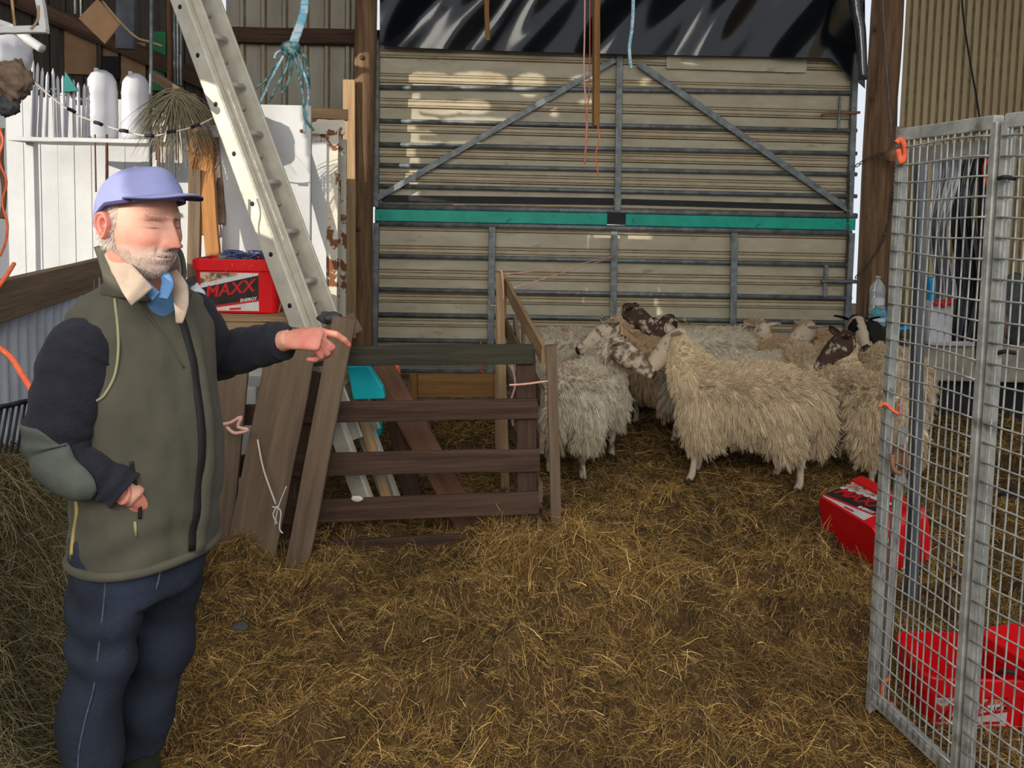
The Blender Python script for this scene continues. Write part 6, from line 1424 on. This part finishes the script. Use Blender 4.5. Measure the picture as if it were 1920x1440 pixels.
cord('baler_twine', [P(-20, 640, 2.0), P(18, 668, 1.95), P(40, 700, 1.9), P(62, 735, 1.88)], .008, M['twine_orange'], label='orange twine hanging down behind the jumper sleeve', cat='twine')
# washing-line of rope with dark clips
pts = [P(60, 150, 4.2), P(128, 206, 4.2), P(185, 231, 4.2), P(232, 246, 4.2), P(280, 255, 4.2), P(322, 248, 4.2), P(368, 236, 4.2), P(408, 216, 4.2), P(424, 205, 4.2)]
t = thing('clip_line', tuple(pts[0]), 'sagging white line with short dark sleeves strung across the clutter', 'line')
cord('line', pts, .004, M['twine_white'], t)
for (x, y, a_) in ((135, 208, 28), (185, 232, 20), (233, 246, 8), (281, 255, 2), (322, 247, -8), (367, 236, -22), (408, 217, -32)):
    c, s_ = math.cos(R(a_)), math.sin(R(a_)); v, f = loft([P(x - 8 * c, y - 8 * s_, 4.19), P(x, y - 1, 4.18), P(x + 8 * c, y + 8 * s_, 4.19)], .010, n=8); MB().add(v, f).build('dark_sleeve', M['black'], t)
# sacks behind the tub, netting and hay on it
v, f = blob(P(420, 466, 4.43), (.075, .07, .15), seed=21, n=18, amp=.25); o = MB().add(v, f).build('feed_sack', M['sack']); o.location.z = bz + .0; setp(o, 'grey green sack standing behind the red tub on the bench', 'sack')
v, f = blob(P(362, 495, 4.2), (.10, .09, .085), seed=23, n=18, amp=.3); o = MB().add(v, f).build('feed_sack', M['sack_dark']); o.location.z = bz; setp(o, 'dark folded sack at the left end of the bench next to the tub', 'sack')
v, f = blob(P(374, 560, 4.12), (.06, .05, .08), seed=24, n=18, amp=.2); o = MB().add(v, f).build('white_bag', M['white_plastic']); o.location.z = bz; setp(o, 'white bag on the bench between the man and the red tub', 'bag')
c0 = P(458, 489, 4.25); t = thing('net_bundle', tuple(c0), 'tangled blue net lying on top of the red tub', 'net')
for j in range(9):
    pts = [c0 + Vector((random.uniform(-.14, .12), random.uniform(-.1, .1), random.uniform(-.02, .06))) for _ in range(9)]; v, f = loft(smooth_path(pts, 6), .0032, n=5); MB().add(v, f).build('net_cord', M['net_blue'], t)
n = 1600; Pp = np.array(c0)[None] + np.stack([rng.uniform(-.15, .14, n), rng.uniform(-.13, .13, n), rng.uniform(-.045, .01, n)], 1)
o = strands('hay_wisp', Pp, rng.normal(size=(n, 3)) * np.array((1, 1, .3)), rng.uniform(.03, .09, n), rng.uniform(.0015, .0028, n), STRAW[rng.integers(0, 8, n)] * 1.3, nseg=3, curl=.5, loc=tuple(c0)); setp(o, 'wisp of hay heaped on the red tub under the blue net', 'hay', None, 'stuff')
v, f = blob(P(618, 596, 3.72), (.06, .05, .03), seed=33, n=14, amp=.4); o = MB().add(v, f).build('old_glove', M['sack_dark']); setp(o, 'dark grey rag hanging over the plank end beside the narrow leaning plank', 'rag')
# teal rope bundle
t = thing('rope_bundle', P(565, -40, 4.5), 'frayed teal and white rope knotted and hanging from the roof', 'rope')
for q in (0, 1, 2): cord('rope_strand', [P(572 + 3 * q, -50, 4.5), P(566 + q * 4, 20, 4.5), P(552 + q * 5, 62, 4.5), P(543 + q * 4, 88, 4.5)], .013, M['rope_blue'], t)
v, f = blob(P(545, 92, 4.48), (.055, .045, .045), seed=41, n=14, amp=.4, freq=3); MB().add(v, f).build('knot', M['rope_teal'], t)
for (pts, m) in (([(540, 95), (520, 120), (500, 148), (470, 172)], 'rope_teal'), ([(535, 98), (515, 135), (498, 170), (486, 195)], 'rope_blue'), ([(545, 96), (536, 130), (520, 160), (505, 190)], 'rope_teal'), ([(532, 92), (518, 100), (514, 110)], 'rope_blue'),
                 ([(552, 96), (562, 118), (574, 150), (578, 180), (570, 250)], 'rope_blue'), ([(556, 94), (572, 108), (578, 138), (580, 165)], 'rope_teal'), ([(550, 98), (560, 135), (568, 180), (572, 220), (588, 245)], 'rope_teal'), ([(548, 98), (546, 130), (538, 160), (528, 176)], 'rope_teal'), ([(556, 98), (566, 126), (560, 150)], 'rope_teal')):
    cord('rope_strand', [P(x, y, 4.48 + random.uniform(-.05, .05)) for x, y in pts], .008, M[m], t)
# dark slatted rack in the hay at the left edge
t = thing('hay_rack', P(20, 790, 1.75), 'dark wire rack standing at the left edge below the low wall', 'rack')
board('rack_rail', P(-30, 772, 1.62), P(52, 752, 1.75), .010, .010, FRL, M['black'], t)
for i in range(7): 
    a = P(-18 + i * 11, 768 - i * 2.6, 1.64 + .018 * i); b = P(-34 + i * 11, 850, 1.60 + .018 * i); v, f = loft([a, b], .0028, n=6); MB().add(v, f).build('rack_bar', M['black'], t)
